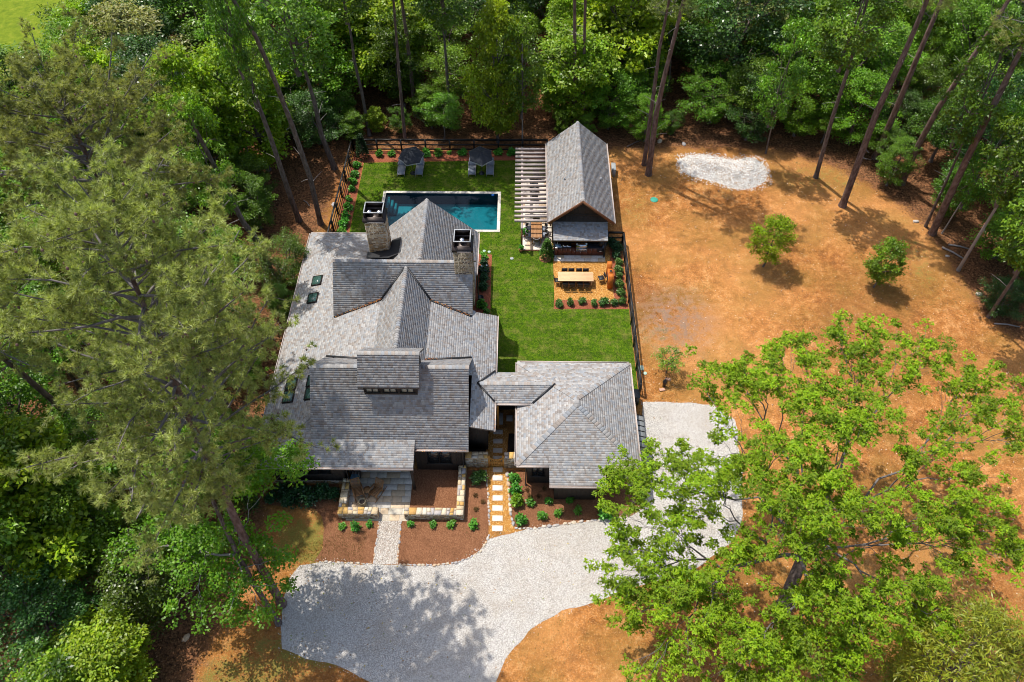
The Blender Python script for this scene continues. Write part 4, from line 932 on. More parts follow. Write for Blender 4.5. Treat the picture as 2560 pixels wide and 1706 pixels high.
def umbrella():
    t = thing('patio_umbrella', '', 'umbrella', group='charcoal umbrellas on the lawn')
    m = MB(); m.lathe([(.28, 0), (.28, .05), (.05, .08), (.03, .3)], (0, 0, 0), 16); m.build('base', M['blackmetal'], t)
    m = MB(); m.tube([(0, 0, .05), (0, 0, 2.45)], .024, 8); m.build('pole', M['blackmetal'], t)
    c = MB(); f = MB(); n = 6; Rr = 1.18; X = Matrix.Translation((0, .05, 1.95)) @ Matrix.Rotation(R(9), 4, 'X') @ Matrix.Rotation(R(14), 4, 'Z')
    top = X @ Vector((0, 0, .48)); ring = []
    sub = 4
    for k in range(n):
        a0 = 2 * math.pi * k / n; a1 = 2 * math.pi * (k + 1) / n; A = Vector((math.cos(a0) * Rr, math.sin(a0) * Rr, 0)); B = Vector((math.cos(a1) * Rr, math.sin(a1) * Rr, 0))
        rows = []
        for j in range(sub + 1):
            q = j / sub; rows.append([X @ ((A.lerp(B, u / 2) * (q * (1 - .035 * (1 if u == 1 else 0)))) + Vector((0, 0, .48 * (1 - q) ** 1.0 - (.05 * math.sin(math.pi * q) * (1 if u == 1 else .3))))) for u in range(3)])
        for j in range(sub):
            for u in range(2): c.add([rows[j][u], rows[j + 1][u], rows[j + 1][u + 1], rows[j][u + 1]], [(0, 1, 2, 3)])
        for w in range(16):
            q0 = rows[sub][0].lerp(rows[sub][1], (w % 8) / 8) if w < 8 else rows[sub][1].lerp(rows[sub][2], (w % 8) / 8)
            q1 = rows[sub][0].lerp(rows[sub][1], ((w % 8) + .65) / 8) if w < 8 else rows[sub][1].lerp(rows[sub][2], ((w % 8) + .65) / 8)
            d = Vector((0, 0, .11)); o_ = Vector((q0.x, q0.y, 0)).normalized() * .02; f.add([q0 + o_, q1 + o_, q1 - d + o_, q0 - d + o_], [(0, 1, 2, 3)])
    cn = c.build('canopy', M['canvas'], t); f.build('fringe', M['fringe'], cn)
    for k in range(n):
        a0 = 2 * math.pi * k / n; m = MB(); m.tube([X @ Vector((0, 0, .44)), X @ Vector((math.cos(a0) * Rr * .98, math.sin(a0) * Rr * .98, -.03))], .01, 5); m.build('rib', M['blackmetal'], t)
    m = MB(); m.lathe([(.05, 0), (.045, .05), (.01, .09)], tuple(top), 8); m.build('finial', M['canvas'], t)
    return t
um = umbrella()
for i, (x, y, lab) in enumerate(((1017, 330, 'charcoal fringed umbrella left of centre above the pool'), (1872, 330, 'charcoal fringed umbrella nearer the pergola'))):
    o = um if i == 0 else copy_tree(um); p = at('E', x, y, 2.1); o.location = (p.x, p.y, .006); o['label'] = lab; o.rotation_euler.z = R((0, 24)[i])

def dining_chair():
    t = thing('dining_chair', '', 'chair', group='black chairs round the courtyard table')
    for sx in (-1, 1):
        m = MB(); m.bar((sx * .23, -.22, 0), (sx * .23, -.22, .44), .025, .025); m.build('leg', M['teak'], t)
        m = MB(); m.tube([(sx * .23, .2, 0), (sx * .23, .22, .44), (sx * .23, .30, .84)], .016, 6); m.build('leg', M['teak'], t)
    m = MB(); m.box((-.235, -.24, .43), (.235, .22, .455)); m.build('seat', M['flash'], t)
    m = MB(); X = Matrix.Translation((0, .235, .52)) @ Matrix.Rotation(R(-12), 4, 'X'); m.box((-.215, 0, 0), (.215, .02, .32), M=X); m.build('backrest', M['flash'], t)
    return t
def table(name, label, cx, cy, lx, ly, h, matt, planks, lw=.07):
    t = thing(name, label, 'table', (cx, cy, 0)); rd = random.Random(3)
    horiz = lx > ly; W = ly if horiz else lx
    for k in range(planks):
        a = -W / 2 + W * k / planks + .003; b = -W / 2 + W * (k + 1) / planks - .003; m = MB(); f = rd.uniform(.9, 1.1)
        if horiz: m.bbox((cx - lx / 2, cy + a, h - .04), (cx + lx / 2, cy + b, h + rd.uniform(0, .003)), .004)
        else: m.bbox((cx + a, cy - ly / 2, h - .04), (cx + b, cy + ly / 2, h + rd.uniform(0, .003)), .004)
        m.build('plank', matt, t)
    m = MB(); m.box((cx - lx / 2 + .1, cy - ly / 2 + .08, h - .12), (cx + lx / 2 - .1, cy + ly / 2 - .08, h - .041)); m.build('apron', matt, t)
    for sx in (-1, 1):
        for sy in (-1, 1):
            x = cx + sx * (lx / 2 - .14); y = cy + sy * (ly / 2 - .12); m = MB(); m.box((x - lw / 2, y - lw / 2, 0), (x + lw / 2, y + lw / 2, h - .121)); m.build('leg', matt, t)
    return t
table('dining_table', 'long pale wood table in the golden gravel courtyard', 4.6, 43.35, 2.83, 1.02, .75, M['oakwood'], 7, .08)
dc = dining_chair(); first = [True]
def place_chair(x, y, rz, lab):
    o = dc if first[0] else copy_tree(dc); first[0] = False; o.location = (x, y, .01); o.rotation_euler.z = rz; o['label'] = lab
for k, nm in enumerate(('leftmost', 'second from left', 'third from left', 'rightmost')):
    x = (3.75, 4.29, 4.92, 5.46)[k]; place_chair(x, 43.86, 0, f'black chair on the far side of the long table, {nm}'); place_chair(x + .02, 42.75, math.pi, f'black chair on the near side of the long table, {nm}')
place_chair(3.15, 43.2, R(90), 'black chair at the left end of the long table'); p = at('P', 1590, 1000, .2); place_chair(p.x, p.y, R(-75), 'black chair pulled away from the right end of the long table')

def corten():
    f = at('P', 1770, 917, 1.45); r = at('P', 1746, 698, 1.45); w, dp = .19, .2
    t = thing('outdoor_fireplace', 'rust orange steel outdoor fireplace with two log towers at the courtyard edge', 'fireplace', ((f.x + r.x) / 2, (f.y + r.y) / 2, 0))
    for c in (f, r):
        x0, x1, y0, y1 = c.x - w, c.x + w, c.y - dp, c.y + dp; m = MB()
        m.box((x0, y0, 0), (x0 + .02, y1, 1.43)); m.box((x1 - .02, y0, 0), (x1, y1, 1.43)); m.box((x0 + .021, y0, .01), (x1 - .021, y0 + .02, 1.43)); m.box((x0 + .021, y1 - .02, .01), (x1 - .021, y1, 1.43)); m.box((x0, y0, 1.431), (x1, y1, 1.45)); m.build('log_tower', M['corten'], t)
    xm = (f.x + r.x) / 2 + .03; ya, yb = f.y + dp + .01, r.y - dp - .01; m = MB(); m.box((xm - .2, ya, .2), (xm + .2, yb, 1.1)); m.build('firebox', M['corten'], t)
    m = MB(); m.box((xm - .212, ya + .1, .3), (xm - .201, yb - .1, .8)); m.build('hearth_opening', M['flash'], t)
    ym = (ya + yb) / 2; m = MB(); m.box((xm - .1, ym - .14, 1.101), (xm + .12, ym + .14, 1.24)); fl = m.build('flue', M['corten'], t); m = MB(); m.box((xm - .07, ym - .11, 1.241), (xm + .09, ym + .11, 1.246)); m.build('flue_mouth', M['flash'], fl)
corten()
def kitchen():
    y0, y1 = 46.42, 46.98; k = thing('outdoor_kitchen', 'outdoor kitchen counter of brown cabinets under the lean-to roof', 'kitchen counter', (5, 46.7, 0))
    X = lambda x: at('D', x, 687, .92).x
    m = MB(); m.box((2.9, y0 + .02, .05), (X(1122), y1, .88)); m.box((X(1174), y0 + .02, .05), (7.14, y1, .88)); m.box((X(1122) + .002, y0 + .03, .05), (X(1174) - .002, y1, .7)); m.build('carcass', M['cabinet'], k)
    for a, b in ((897, 950), (952, 1005), (1010, 1065), (1067, 1120), (1126, 1170), (1178, 1245), (1248, 1315), (1322, 1375), (1378, 1430)):
        hi = .66 if a == 1126 else (.56 if 1170 < a < 1316 else .84); m = MB(); m.box((X(a) + .01, y0, .1), (X(b) - .01, y0 + .018, hi)); d = m.build('cabinet_door', M['cabinet'], k)
        m = MB(); m.box((X(b) - .07, y0 - .03, hi - .22), (X(b) - .05, y0 - .003, hi - .06)); m.build('handle', M['steel'], d)
    m = MB(); m.bbox((2.87, y0 - .03, .882), (X(1122), y1 + .02, .92), .006); m.build('countertop', M['granite'], k); m = MB(); m.bbox((X(1318), y0 - .03, .882), (7.17, y1 + .02, .92), .006); m.build('countertop', M['granite'], k)
    m = MB(); m.box((X(1440), y0 - .005, .45), (X(1525), y0 + .018, .8)); s = m.build('open_shelf', M['flash'], k); m = MB(); m.box((X(1465), y0 - .02, .5), (X(1505), y0 - .006, .6)); m.build('shelf_bin', M['steel'], s)
    m = MB(); m.box((X(898), y0 + .05, .921), (X(1005), y1 - .05, .935)); s = m.build('sink', M['steel'], k); m = MB(); m.box((X(912), y0 + .12, .936), (X(990), y1 - .12, .94)); m.build('basin', M['bluegrey'], s); m = MB(); m.tube([(X(950), y1 - .08, .94), (X(950), y1 - .08, 1.2), (X(950), y1 - .3, 1.22), (X(950), y1 - .32, 1.12)], .015, 6); m.build('tap', M['steel'], s)
    for a, b in ((1015, 1062), (1066, 1113)): m = MB(); m.box((X(a), y0 + .08, .921), (X(b), y1 - .06, .95)); m.build('lid', M['steel'], k)
    g = thing('gas_grill', 'stainless gas grill built into the outdoor kitchen', 'grill', (X(1247), 46.7, 0))
    m = MB(); m.box((X(1180), y0 - .05, .58), (X(1315), y0 + .03, .86)); c = m.build('control_panel', M['steel'], g)
    for a in (1197, 1212, 1227, 1258, 1292): m = MB(); m.tube([(X(a), y0 - .051, .72), (X(a), y0 - .085, .72)], .025, 8, cap=True); m.build('knob', M['blackmetal'], c)
    m = MB(); pr = [(y0 + .0, .87), (y0 + .02, 1.05), (y0 + .15, 1.2), (y0 + .42, 1.22), (y0 + .54, 1.1), (y0 + .55, .87)]; n = len(pr); xa, xb = X(1182), X(1313)
    m.add([(xa, y, z) for y, z in pr] + [(xb, y, z) for y, z in pr], [tuple(range(n)), tuple(reversed(range(n, 2 * n)))] + [((i + 1) % n, i, n + i, n + (i + 1) % n) for i in range(n)]); h = m.build('hood', M['steel'], g)
    m = MB(); m.tube([(xa + .1, y0 - .03, .98), (xb - .1, y0 - .03, .98)], .015, 6); m.build('handle', M['steel'], h)
    e = thing('kamado_grill', 'black egg shaped ceramic grill at the right end of the counter', 'grill', (X(1487), 46.72, .921))
    m = MB(); m.lathe([(.1, 0), (.19, .06), (.235, .2), (.24, .25)], (X(1487), 46.72, .921), 16); m.build('bowl', M['blackmetal'], e, smooth=True)
    m = MB(); m.lathe([(.245, .255), (.235, .36), (.17, .48), (.08, .55), (.06, .62)], (X(1487), 46.72, .921), 16); m.build('dome', M['blackmetal'], e, smooth=True)
    m = MB(); m.lathe([(.25, .24), (.255, .25), (.25, .262)], (X(1487), 46.72, .921), 16); m.build('band', M['copper'], e)
kitchen()
# teak table under the pergola with woven chairs
table('teak_table', 'teak table at the near end of the pergola terrace', 1.52, 48.75, .92, 2.1, .74, M['teak'], 8, .07)
def tub_chair():
    t = thing('woven_chair', '', 'chair', group='chairs round the teak table')
    for sx in (-1, 1):
        for sy in (-1, 1): m = MB(); m.bar((sx * .24, sy * .22, 0), (sx * .24, sy * .22, .42), .03, .03); m.build('leg', M['blackmetal'], t)
    m = MB(); m.box((-.26, -.25, .42), (.26, .25, .47)); m.build('seat', M['sling'], t)
    m = MB()
    for k in range(12):
        a0 = math.pi * k / 12; a1 = math.pi * (k + 1) / 12; p0 = (math.cos(a0) * .29, .02 + math.sin(a0) * .26); p1 = (math.cos(a1) * .29, .02 + math.sin(a1) * .26); m.add([(*p0, .47), (*p1, .47), (*p1, .8), (*p0, .8)], [(0, 1, 2, 3)])
    m.build('backrest', M['woven'], t)
    m = MB(); m.tube([(math.cos(math.pi * k / 12) * .3, .02 + math.sin(math.pi * k / 12) * .27, .81) for k in range(13)], .018, 6); m.build('top_rail', M['slingframe'], t)
    return t
M['woven'] = plain('brown_weave', (.12, .095, .06), .85, .2, 0, .4, 40)
tc = tub_chair()
for i, (x, y, rz, lab) in enumerate(((1.5, 47.75, 180, 'brown woven chair at the near end of the teak table'), (.85, 48.45, 90, 'woven chair left of the teak table, nearer one'), (.85, 49.2, 90, 'woven chair left of the teak table, farther one'), (2.2, 48.45, -90, 'woven chair right of the teak table, nearer one'), (2.2, 49.2, -90, 'woven chair right of the teak table, farther one'), (1.52, 50.05, 0, 'woven chair at the far end of the teak table'))):
    o = tc if i == 0 else copy_tree(tc); o.location = (x, y, .042); o.rotation_euler.z = R(rz); o['label'] = lab
def folding_chair():
    t = thing('lounge_chair', '', 'chair', group='black lounge chairs under the pergola')
    for sx in (-1, 1):
        m = MB(); m.tube([(sx * .27, -.35, 0), (sx * .27, .2, .38), (sx * .27, .45, .85)], .014, 6); m.build('side_frame', M['blackmetal'], t); m = MB(); m.tube([(sx * .27, .38, 0), (sx * .27, -.3, .4)], .014, 6); m.build('leg', M['blackmetal'], t)
    m = MB(); m.add([(-.26, -.3, .38), (.26, -.3, .38), (.26, .2, .33), (-.26, .2, .33)], [(0, 1, 2, 3)]); m.build('seat', M['canvas'], t)
    m = MB(); m.add([(-.26, .2, .34), (.26, .2, .34), (.26, .44, .84), (-.26, .44, .84)], [(0, 1, 2, 3)]); m.build('backrest', M['canvas'], t); return t
fc = folding_chair()
for i, (v, x, y, rz, lab) in enumerate((('F', 690, 1190, 180, 'black lounge chair under the pergola near the teak table'), ('F', 690, 1000, 0, 'black lounge chair under the pergola beyond the round table'), ('F', 650, 935, 200, 'black lounge chair in the middle of the pergola terrace'), ('F', 720, 885, 20, 'black lounge chair at the far end of the pergola terrace'))):
    o = fc if i == 0 else copy_tree(fc); p = at(v, x, y, .3); o.location = (p.x, p.y, .042); o.rotation_euler.z = R(rz); o['label'] = lab
p = at('F', 672, 1080, .4); t = thing('fire_table', 'round black fire table on the pergola terrace', 'fire table', (p.x, p.y, .042)); m = MB(); m.lathe([(.3, 0), (.24, .3), (.42, .34), (.42, .4), (.2, .4), (.18, .36)], (p.x, p.y, .042), 20); m.build('bowl', M['blackmetal'], t, smooth=False); m = MB(); m.lathe([(.17, 0), (.1, .03)], (p.x, p.y, .405), 10); m.build('lava_rock', M['ash'], t)

# ---------------------------------------------------------------- front patio furniture
def slat_chair():
    t = thing('rocking_chair', '', 'chair', group='teak slat chairs on the front patio')
    for sx in (-1, 1):
        m = MB(); m.bar((sx * .31, -.34, 0), (sx * .31, -.34, .62), .05, .05); m.build('leg', M['patina'], t); m = MB(); m.bar((sx * .31, .34, 0), (sx * .31, .28, .55), .05, .05); m.build('leg', M['patina'], t)
        m = MB(); m.bar((sx * .31, -.42, .64), (sx * .31, .34, .6), .08, .035); m.build('armrest', M['patina'], t); m = MB(); m.bar((sx * .26, -.38, .40), (sx * .26, .3, .30), .04, .07); m.build('seat_rail', M['patina'], t)
        m = MB(); m.bar((sx * .29, .26, .28), (sx * .29, .62, 1.02), .045, .045); m.build('back_post', M['patina'], t); m = MB(); m.tube([(sx * .31, -.6, .05), (sx * .31, -.2, .01), (sx * .31, .3, .01), (sx * .31, .75, .08)], .022, 6); m.build('rocker', M['patina'], t)
    for k in range(7): y = -.38 + k * .105; z = .44 - (y + .38) * .147; m = MB(); m.box((-.25, y, z), (.25, y + .08, z + .022)); m.build('seat_slat', M['patina'], t)
    for k in range(9): x = -.24 + k * .06; m = MB(); m.bar((x, .27, .36), (x, .60, 1.0), .038, .016); m.build('back_slat', M['patina'], t)
    for y, z in ((.27, .36), (.615, 1.01)): m = MB(); m.bar((-.3, y, z), (.3, y, z), .03, .07); m.build('back_rail', M['patina'], t)
    return t
M['patina'] = plain('aged_teak', (.33, .17, .075), .7, .25, 0, .25, 12)
sc = slat_chair()
for i, (x, y, rz, lab) in enumerate(((385, 560, 22, 'slatted teak rocking chair by the left wall of the patio'), (690, 560, -28, 'slatted teak rocking chair nearer the middle of the patio'))):
    o = sc if i == 0 else copy_tree(sc); p = at('R', x, y, .3); o.location = (p.x, p.y, .052); o.rotation_euler.z = R(rz); o['label'] = lab
p = at('R', 537, 520, .4); t = thing('side_table', 'small round teak side table between the rocking chairs', 'side table', (p.x, p.y, .052)); m = MB(); m.lathe([(.25, .38), (.25, .42)], (p.x, p.y, .052), 16); m.build('top', M['patina'], t)
for k in range(3): an = k * 2.09; m = MB(); m.bar((p.x + math.cos(an) * .2, p.y + math.sin(an) * .2, .052), (p.x + math.cos(an) * .12, p.y + math.sin(an) * .12, .43), .03, .03); m.build('leg', M['patina'], t)
p = at('R', 460, 750, .2); t = thing('fire_pot', 'glazed ceramic fire pot with ashes on the patio', 'fire pot', (p.x, p.y, .052)); m = MB(); m.lathe([(.19, 0), (.27, .12), (.28, .26), (.24, .4), (.25, .45), (.21, .45), (.19, .36)], (p.x, p.y, .052), 20); m.build('pot', M['ceramic'], t, smooth=True); m = MB(); m.lathe([(.19, 0), (.1, .05), (.02, .06)], (p.x, p.y, .40), 12); m.build('ashes', M['ash'], t)
p = at('R', 318, 330, .5); t = thing('cooler_cart', 'blue grey box with green side standing against the house wall', 'cooler', (p.x, p.y, .052)); m = MB(); m.bbox((p.x - .26, p.y - .3, .1), (p.x + .2, p.y + .3, .62), .03); m.build('box', M['bluegrey'], t); m = MB(); m.box((p.x + .201, p.y - .25, .15), (p.x + .26, p.y + .25, .5)); m.build('side_panel', M['green_plastic'], t)
p = at('R', 330, 210, .6); t = thing('stacked_firewood', 'black iron rack with pale firewood beside the porch wall', 'firewood', (p.x, p.y, .052)); m = MB(); m.box((p.x - .3, p.y - .15, .06), (p.x + .3, p.y + .15, .1)); m.bar((p.x - .3, p.y, .06), (p.x - .3, p.y, .9), .04, .3); m.bar((p.x + .3, p.y, .06), (p.x + .3, p.y, .9), .04, .3); m.build('rack', M['blackmetal'], t)
for k in range(6): m = MB(); x = p.x - .2 + (k % 3) * .2; z = .2 + (k // 3) * .2; m.tube([(x, p.y - .17, z), (x, p.y + .17, z)], .09, 7, cap=True); m.build('log', M['twig'], t)

# ---------------------------------------------------------------- lids, boxes, pots, pile
def disc(name, label, cat, v, x, y, r, mat, h=.03):
    p = at(v, x, y); m = MB(); m.lathe([(r, 0), (r, h * .7), (r * .85, h)], (0, 0, 0), 20); o = m.build(name, M[mat]); o.location = (p.x, p.y, .003); tag(o, label, cat)
disc('tank_hatch', 'round green tank lid in the clay yard near the pool house', 'lid', 'D', 2133, 100, .34, 'green_plastic', .06)
disc('ground_hatch', 'small pale green valve lid in the lawn, left of two', 'lid', 'D', 52, 725, .13, 'pale_plastic'); disc('ground_hatch', 'small pale green valve lid in the lawn, right of two', 'lid', 'D', 113, 735, .13, 'pale_plastic')
disc('ground_hatch', 'small pale green valve lid in the clay beside the garage fence', 'lid', 'O', 168, 1277, .14, 'pale_plastic'); disc('drain_grate', 'small grey drain grate in the middle of the lawn', 'drain', 'D', 390, 817, .15, 'boxgrey')
p = at('O', 143, 1247); m = MB(); m.bbox((-.2, -.22, 0), (.2, .22, .06), .02); o = m.build('valve_box', M['pale_plastic']); o.location = (p.x, p.y, .002); tag(o, 'square pale green valve box in the clay beside the garage fence', 'box')
m = MB(); m.lathe([(.13, 0), (.15, .05), (.09, .1), (.02, .11)], (0, 0, 0), 12); o = m.build('pool_float', M['blue'], smooth=True); p = at('E', 2020, 815, -.1); o.location = (p.x, p.y - .1, -.12); tag(o, 'blue float bobbing in the far right corner of the pool', 'pool float')
p = at('C', 2055, 390); t = thing('yard_hydrant', 'black yard hydrant standing between two pink bricks', 'hydrant', (p.x, p.y, 0)); m = MB(); m.lathe([(.12, 0), (.12, .35), (.16, .4), (.16, .62), (.08, .72), (.05, .85)], (p.x, p.y, 0), 10); m.build('body', M['blackmetal'], t); m = MB(); m.bar((p.x - .02, p.y, .8), (p.x + .1, p.y + .2, .88), .05, .05); m.build('handle', M['blackmetal'], t)
for v, x, y, lab in (('C', 2090, 330, 'pink brick lying behind the yard hydrant'), ('C', 2038, 425, 'pink brick lying in front of the yard hydrant')):
    p = at(v, x, y); m = MB(); m.bbox((-.2, -.11, 0), (.2, .11, .1), .01); o = m.build('brick', M['brickpink']); o.location = (p.x, p.y, .002); o.rotation_euler.z = random.uniform(-.3, .3); tag(o, lab, 'brick', 'bricks by the hydrant')
p = at('C', 1790, 490, .5); t = thing('waste_bin', 'black bin at the end of the fence behind the garage', 'bin', (p.x, p.y, 0)); m = MB(); m.bbox((p.x - .25, p.y - .35, 0), (p.x + .25, p.y + .35, .9), .03); m.build('body', M['black'], t); m = MB(); m.bbox((p.x - .28, p.y - .38, .901), (p.x + .28, p.y + .38, .97), .02); m.build('lid', M['blackmetal'], t)
p = at('F', 1835, 790, .4); t = thing('utility_cabinet', 'grey utility cabinet behind the right wall of the pool house', 'cabinet', (p.x, p.y, 0)); m = MB(); m.bbox((p.x - .15, p.y - .5, 0), (p.x + .2, p.y + .5, .75), .02); m.build('body', M['boxgrey'], t); m = MB(); m.bbox((p.x - .17, p.y - .52, .751), (p.x + .22, p.y + .52, .8), .02); m.build('lid', M['boxgrey'], t)
p = at('A', 2063, 985, .2); m = MB(); m.lathe([(.2, 0), (.24, .4), (.25, .42), (.22, .42), (.21, .36)], (0, 0, 0), 14); o = m.build('bucket', M['blackmetal']); o.location = (p.x, p.y, .012); tag(o, 'black bucket in the mulch bed by the house', 'bucket')
# gravel pile
PILE = [xy('K', *q) for q in ((232, 985), (290, 955), (370, 948), (480, 965), (580, 985), (650, 968), (710, 975), (760, 1010), (782, 1060), (770, 1110), (700, 1150), (620, 1160), (540, 1150), (480, 1120), (400, 1100), (320, 1085), (260, 1050))]
def pile():
    P = np.array(PILE); lo = P.min(0) - .3; hi = P.max(0) + .3; xs = np.linspace(lo[0], hi[0], 60); ys = np.linspace(lo[1], hi[1], 40); X, Y = np.meshgrid(xs, ys); q = np.column_stack([X.ravel(), Y.ravel()]); d = polydist(q, PILE)
    def zf(x, y, dd): return min(.7, max(-.05, dd * .5)) + (.24 * mnoise.noise(Vector((x * 1.1, y * 1.1, 3))) + .06 * mnoise.noise(Vector((x * 4, y * 4, 1)))) * min(1, max(0, dd * 1.5))
    z = np.array([zf(q[i, 0], q[i, 1], d[i]) for i in range(len(q))])
    n, m_ = X.shape; i = np.arange(n - 1)[:, None] * m_ + np.arange(m_ - 1)[None]; F = np.stack([i, i + 1, i + m_ + 1, i + m_], -1).reshape(-1, 4); F = F[(d[F] > -.12).all(1)]
    me = raw_mesh('gravel_pile', np.column_stack([q, z + .004]), F, M['drive'], smooth=True)
    o = link('gravel_pile', me); tag(o, 'low pile of white gravel at the edge of the woods', 'gravel pile')
    rg = np.random.default_rng(3); qq = rg.uniform(lo, hi, (6500, 2)); dd = polydist(qq, PILE); k = dd > -.8 * rg.uniform(0, 1, len(qq)) ** 2; qq = qq[k]; dd = dd[k]
    zz = [max(0.0, zf(x, y, e)) + .03 for (x, y), e in zip(qq, dd)]; mm = MB()
    for (x, y), zc in zip(qq, zz):
        s = rg.uniform(.03, .075); f = rg.uniform(.75, 1.1); a0 = rg.uniform(0, 1.57); vs_ = [(x + math.cos(a0 + b * 1.5708) * s, y + math.sin(a0 + b * 1.5708) * s * .8, zc - .02) for b in range(4)] + [(x, y, zc + s * .7)]
        cc = [(.66, .65, .62), (.55, .55, .54), (.42, .42, .42), (.4, .27, .18)][int(rg.integers(0, 4) if rg.random() < .7 else 0)]; mm.add(vs_, [(0, 1, 4), (1, 2, 4), (2, 3, 4), (3, 0, 4)], tuple(c * f for c in cc))
    mm.build('loose_stones', M['rock'], o, kind='stuff')
pile()

# ================================================================ VEGETATION
M['oakbark'] = plain('grey_oak_bark', (.16, .145, .14), .95, .1, 0, .45, 4)
def norm(v): return v / np.maximum(np.linalg.norm(v, axis=-1, keepdims=True), 1e-9)
def leaf_quads(c, ax, nr, L, W, fold=.25, bend=.15):
    """one folded diamond leaf per row: base c, axis ax, normal nr"""
    ax = norm(ax); nr = norm(nr - ax * (nr * ax).sum(-1, keepdims=True)); sd_ = np.cross(ax, nr); L = np.asarray(L)[:, None]; W = np.asarray(W)[:, None]
    V = np.stack([c, c + ax * L * .45 + sd_ * W * .5 + nr * W * fold, c + ax * L - nr * L * bend, c + ax * L * .45 - sd_ * W * .5 + nr * W * fold], 1).reshape(-1, 3)
    return V, np.arange(len(V)).reshape(-1, 4)
def leaf_cloud(centres, R_, per, L, W, rg, flat=.55, up=1.0, tint=.3, tuft=1):
    """per leaves round every clump centre, in little rosettes of `tuft` leaves"""
    n = len(centres); N = n * per; C = np.repeat(centres, per, 0); RR = np.repeat(np.broadcast_to(R_, (n,)), per)
    d = rg.normal(size=(N, 3)); d = norm(d) * rg.uniform(0, 1, (N, 1)) ** .5; d[:, 2] *= flat; p = C + d * RR[:, None]
    if tuft > 1:
        p = np.repeat(p, tuft, 0); d = np.repeat(d, tuft, 0); N *= tuft
        a = rg.uniform(0, 2 * math.pi, N); ax = np.column_stack([np.cos(a), np.sin(a), rg.uniform(-.35, .35, N)])
    else:
        ax = d + rg.normal(size=(N, 3)) * .7; ax[:, 2] *= .5
    nr = rg.normal(size=(N, 3)) * .55 + np.array([0, 0, up]) + d * .35
    V, F = leaf_quads(p, ax, nr, L * rg.uniform(.7, 1.3, N), W * rg.uniform(.7, 1.3, N))
    clump = np.repeat(rg.uniform(1 - tint, 1 + tint, n), per * tuft); t = clump * rg.uniform(.75, 1.25, N)
    col_ = np.column_stack([t * rg.uniform(.85, 1.15, N), t, t * rg.uniform(.8, 1.1, N)])
    return V, F, col_
def grow(m, p, T, rtip, rg, depth=0, wig=.06, sides=5, k=.36, expo=.47):
    """branch system reaching every target: move towards the mean, split in two, repeat"""
    n = len(T)
    if n == 0 or depth > 14: return
    r0 = rtip * n ** expo; c = T.mean(0); p = np.asarray(p, float)
    if n == 1:
        q = T[0]; mid = (p + q) / 2 + rg.normal(size=3) * wig * np.linalg.norm(q - p); m.tube([p, mid, q], [r0 * 1.1, r0 * .8, rtip * .4], 4); return
    q = p + (c - p) * k + np.array([0, 0, .03]) ; L = np.linalg.norm(q - p)
    if L > .15:
        mid = (p + q) / 2 + rg.normal(size=3) * wig * L; m.tube([p, mid, q], [r0 * 1.05, r0, r0 * .92], sides if r0 > .03 else 4)
    else: q = p
    # two-means on directions from the fork
    D = T - q; i0 = int(rg.integers(n)); a = D[i0]; b = D[np.argmax(((D - a) ** 2).sum(1))]
    for _ in range(5):
        s = ((D - a) ** 2).sum(1) < ((D - b) ** 2).sum(1)
        if s.all() or (~s).all(): break
        a = D[s].mean(0); b = D[~s].mean(0)
    if s.all() or (~s).all(): s = np.arange(n) < n // 2
    grow(m, q, T[s], rtip, rg, depth + 1, wig, sides, k, expo); grow(m, q, T[~s], rtip, rg, depth + 1, wig, sides, k, expo)
def crown_points(rg, n, cx, cy, z0, z1, r, shape=.5, lump=.35, hollow=.35, mind=.0, seed=0):
    """clump centres in an uneven rounded crown; shape = height share of the widest point"""
    out = []; tries = 0
    while len(out) < n and tries < n * 60:
        tries += 1; u = rg.uniform(0, 1); z = z0 + (z1 - z0) * u; a = rg.uniform(0, 2 * math.pi)
        w = math.sqrt(max(0, 1 - ((u - shape) / (shape if u < shape else 1 - shape)) ** 2)) * .9 + .1
        w *= 1 + lump * mnoise.noise(Vector((math.cos(a) * 1.4 + seed * 3.7, math.sin(a) * 1.4, u * 3.2 + seed)))
        q = rg.uniform(hollow, 1) ** .6 if hollow > 0 else rg.uniform(0, 1) ** .5
        p = np.array([cx + math.cos(a) * r * w * q, cy + math.sin(a) * r * w * q, z])
        if mind > 0 and out and np.min(((np.array(out) - p) ** 2).sum(1)) < mind * mind: continue
        out.append(p)
    return np.array(out)
def trunk_tube(m, path, r0, r1, n=9, flare=1.5):
    pts = [Vector(p) for p in path]; k = len(pts); rad = [r0 + (r1 - r0) * (i / (k - 1)) for i in range(k)]
    p0 = pts[0]; d = (pts[1] - pts[0]).normalized()
    pts = [p0 - Vector((0, 0, .1)), p0 + d * .25, p0 + d * .8] + pts[1:]; rad = [r0 * flare, r0 * 1.18, r0 * 1.0] + rad[1:]
    m.tube(pts, rad, n)
# ---- broadleaf prototypes: height 10 m, crown radius about 3 m
def broad_proto(seed, mat, H=10.0, r=3.0, z0=3.0, ncl=95, per=95, L=.27, W=.17, cr=.85, shape=.55, flat=.5, rt=.018, bark='bark', tr=.16, lump=.4, tuft=1):
    rg = np.random.default_rng(seed); T = crown_points(rg, ncl, 0, 0, z0, H - .3, r, shape, lump, .3, .5, seed)
    V, F, C_ = leaf_cloud(T, cr * rg.uniform(.6, 1.25, len(T)), per, L, W, rg, flat, 1.0, .3, tuft)
    crown = raw_mesh('crown', V, F, M[mat], C_)
    m = MB(); zt = z0 * .75; trunk_tube(m, [(0, 0, 0), (rg.normal() * .1, rg.normal() * .1, zt * .5), (rg.normal() * .15, rg.normal() * .15, zt)], tr, tr * .75)
    grow(m, m_last(m), T, rt, rg)
    trunk = raw_mesh('trunk', m.v, m.f, M[bark], None, True)
    return trunk, crown
def m_last(m): return np.array(m.v[-9:]).mean(0)
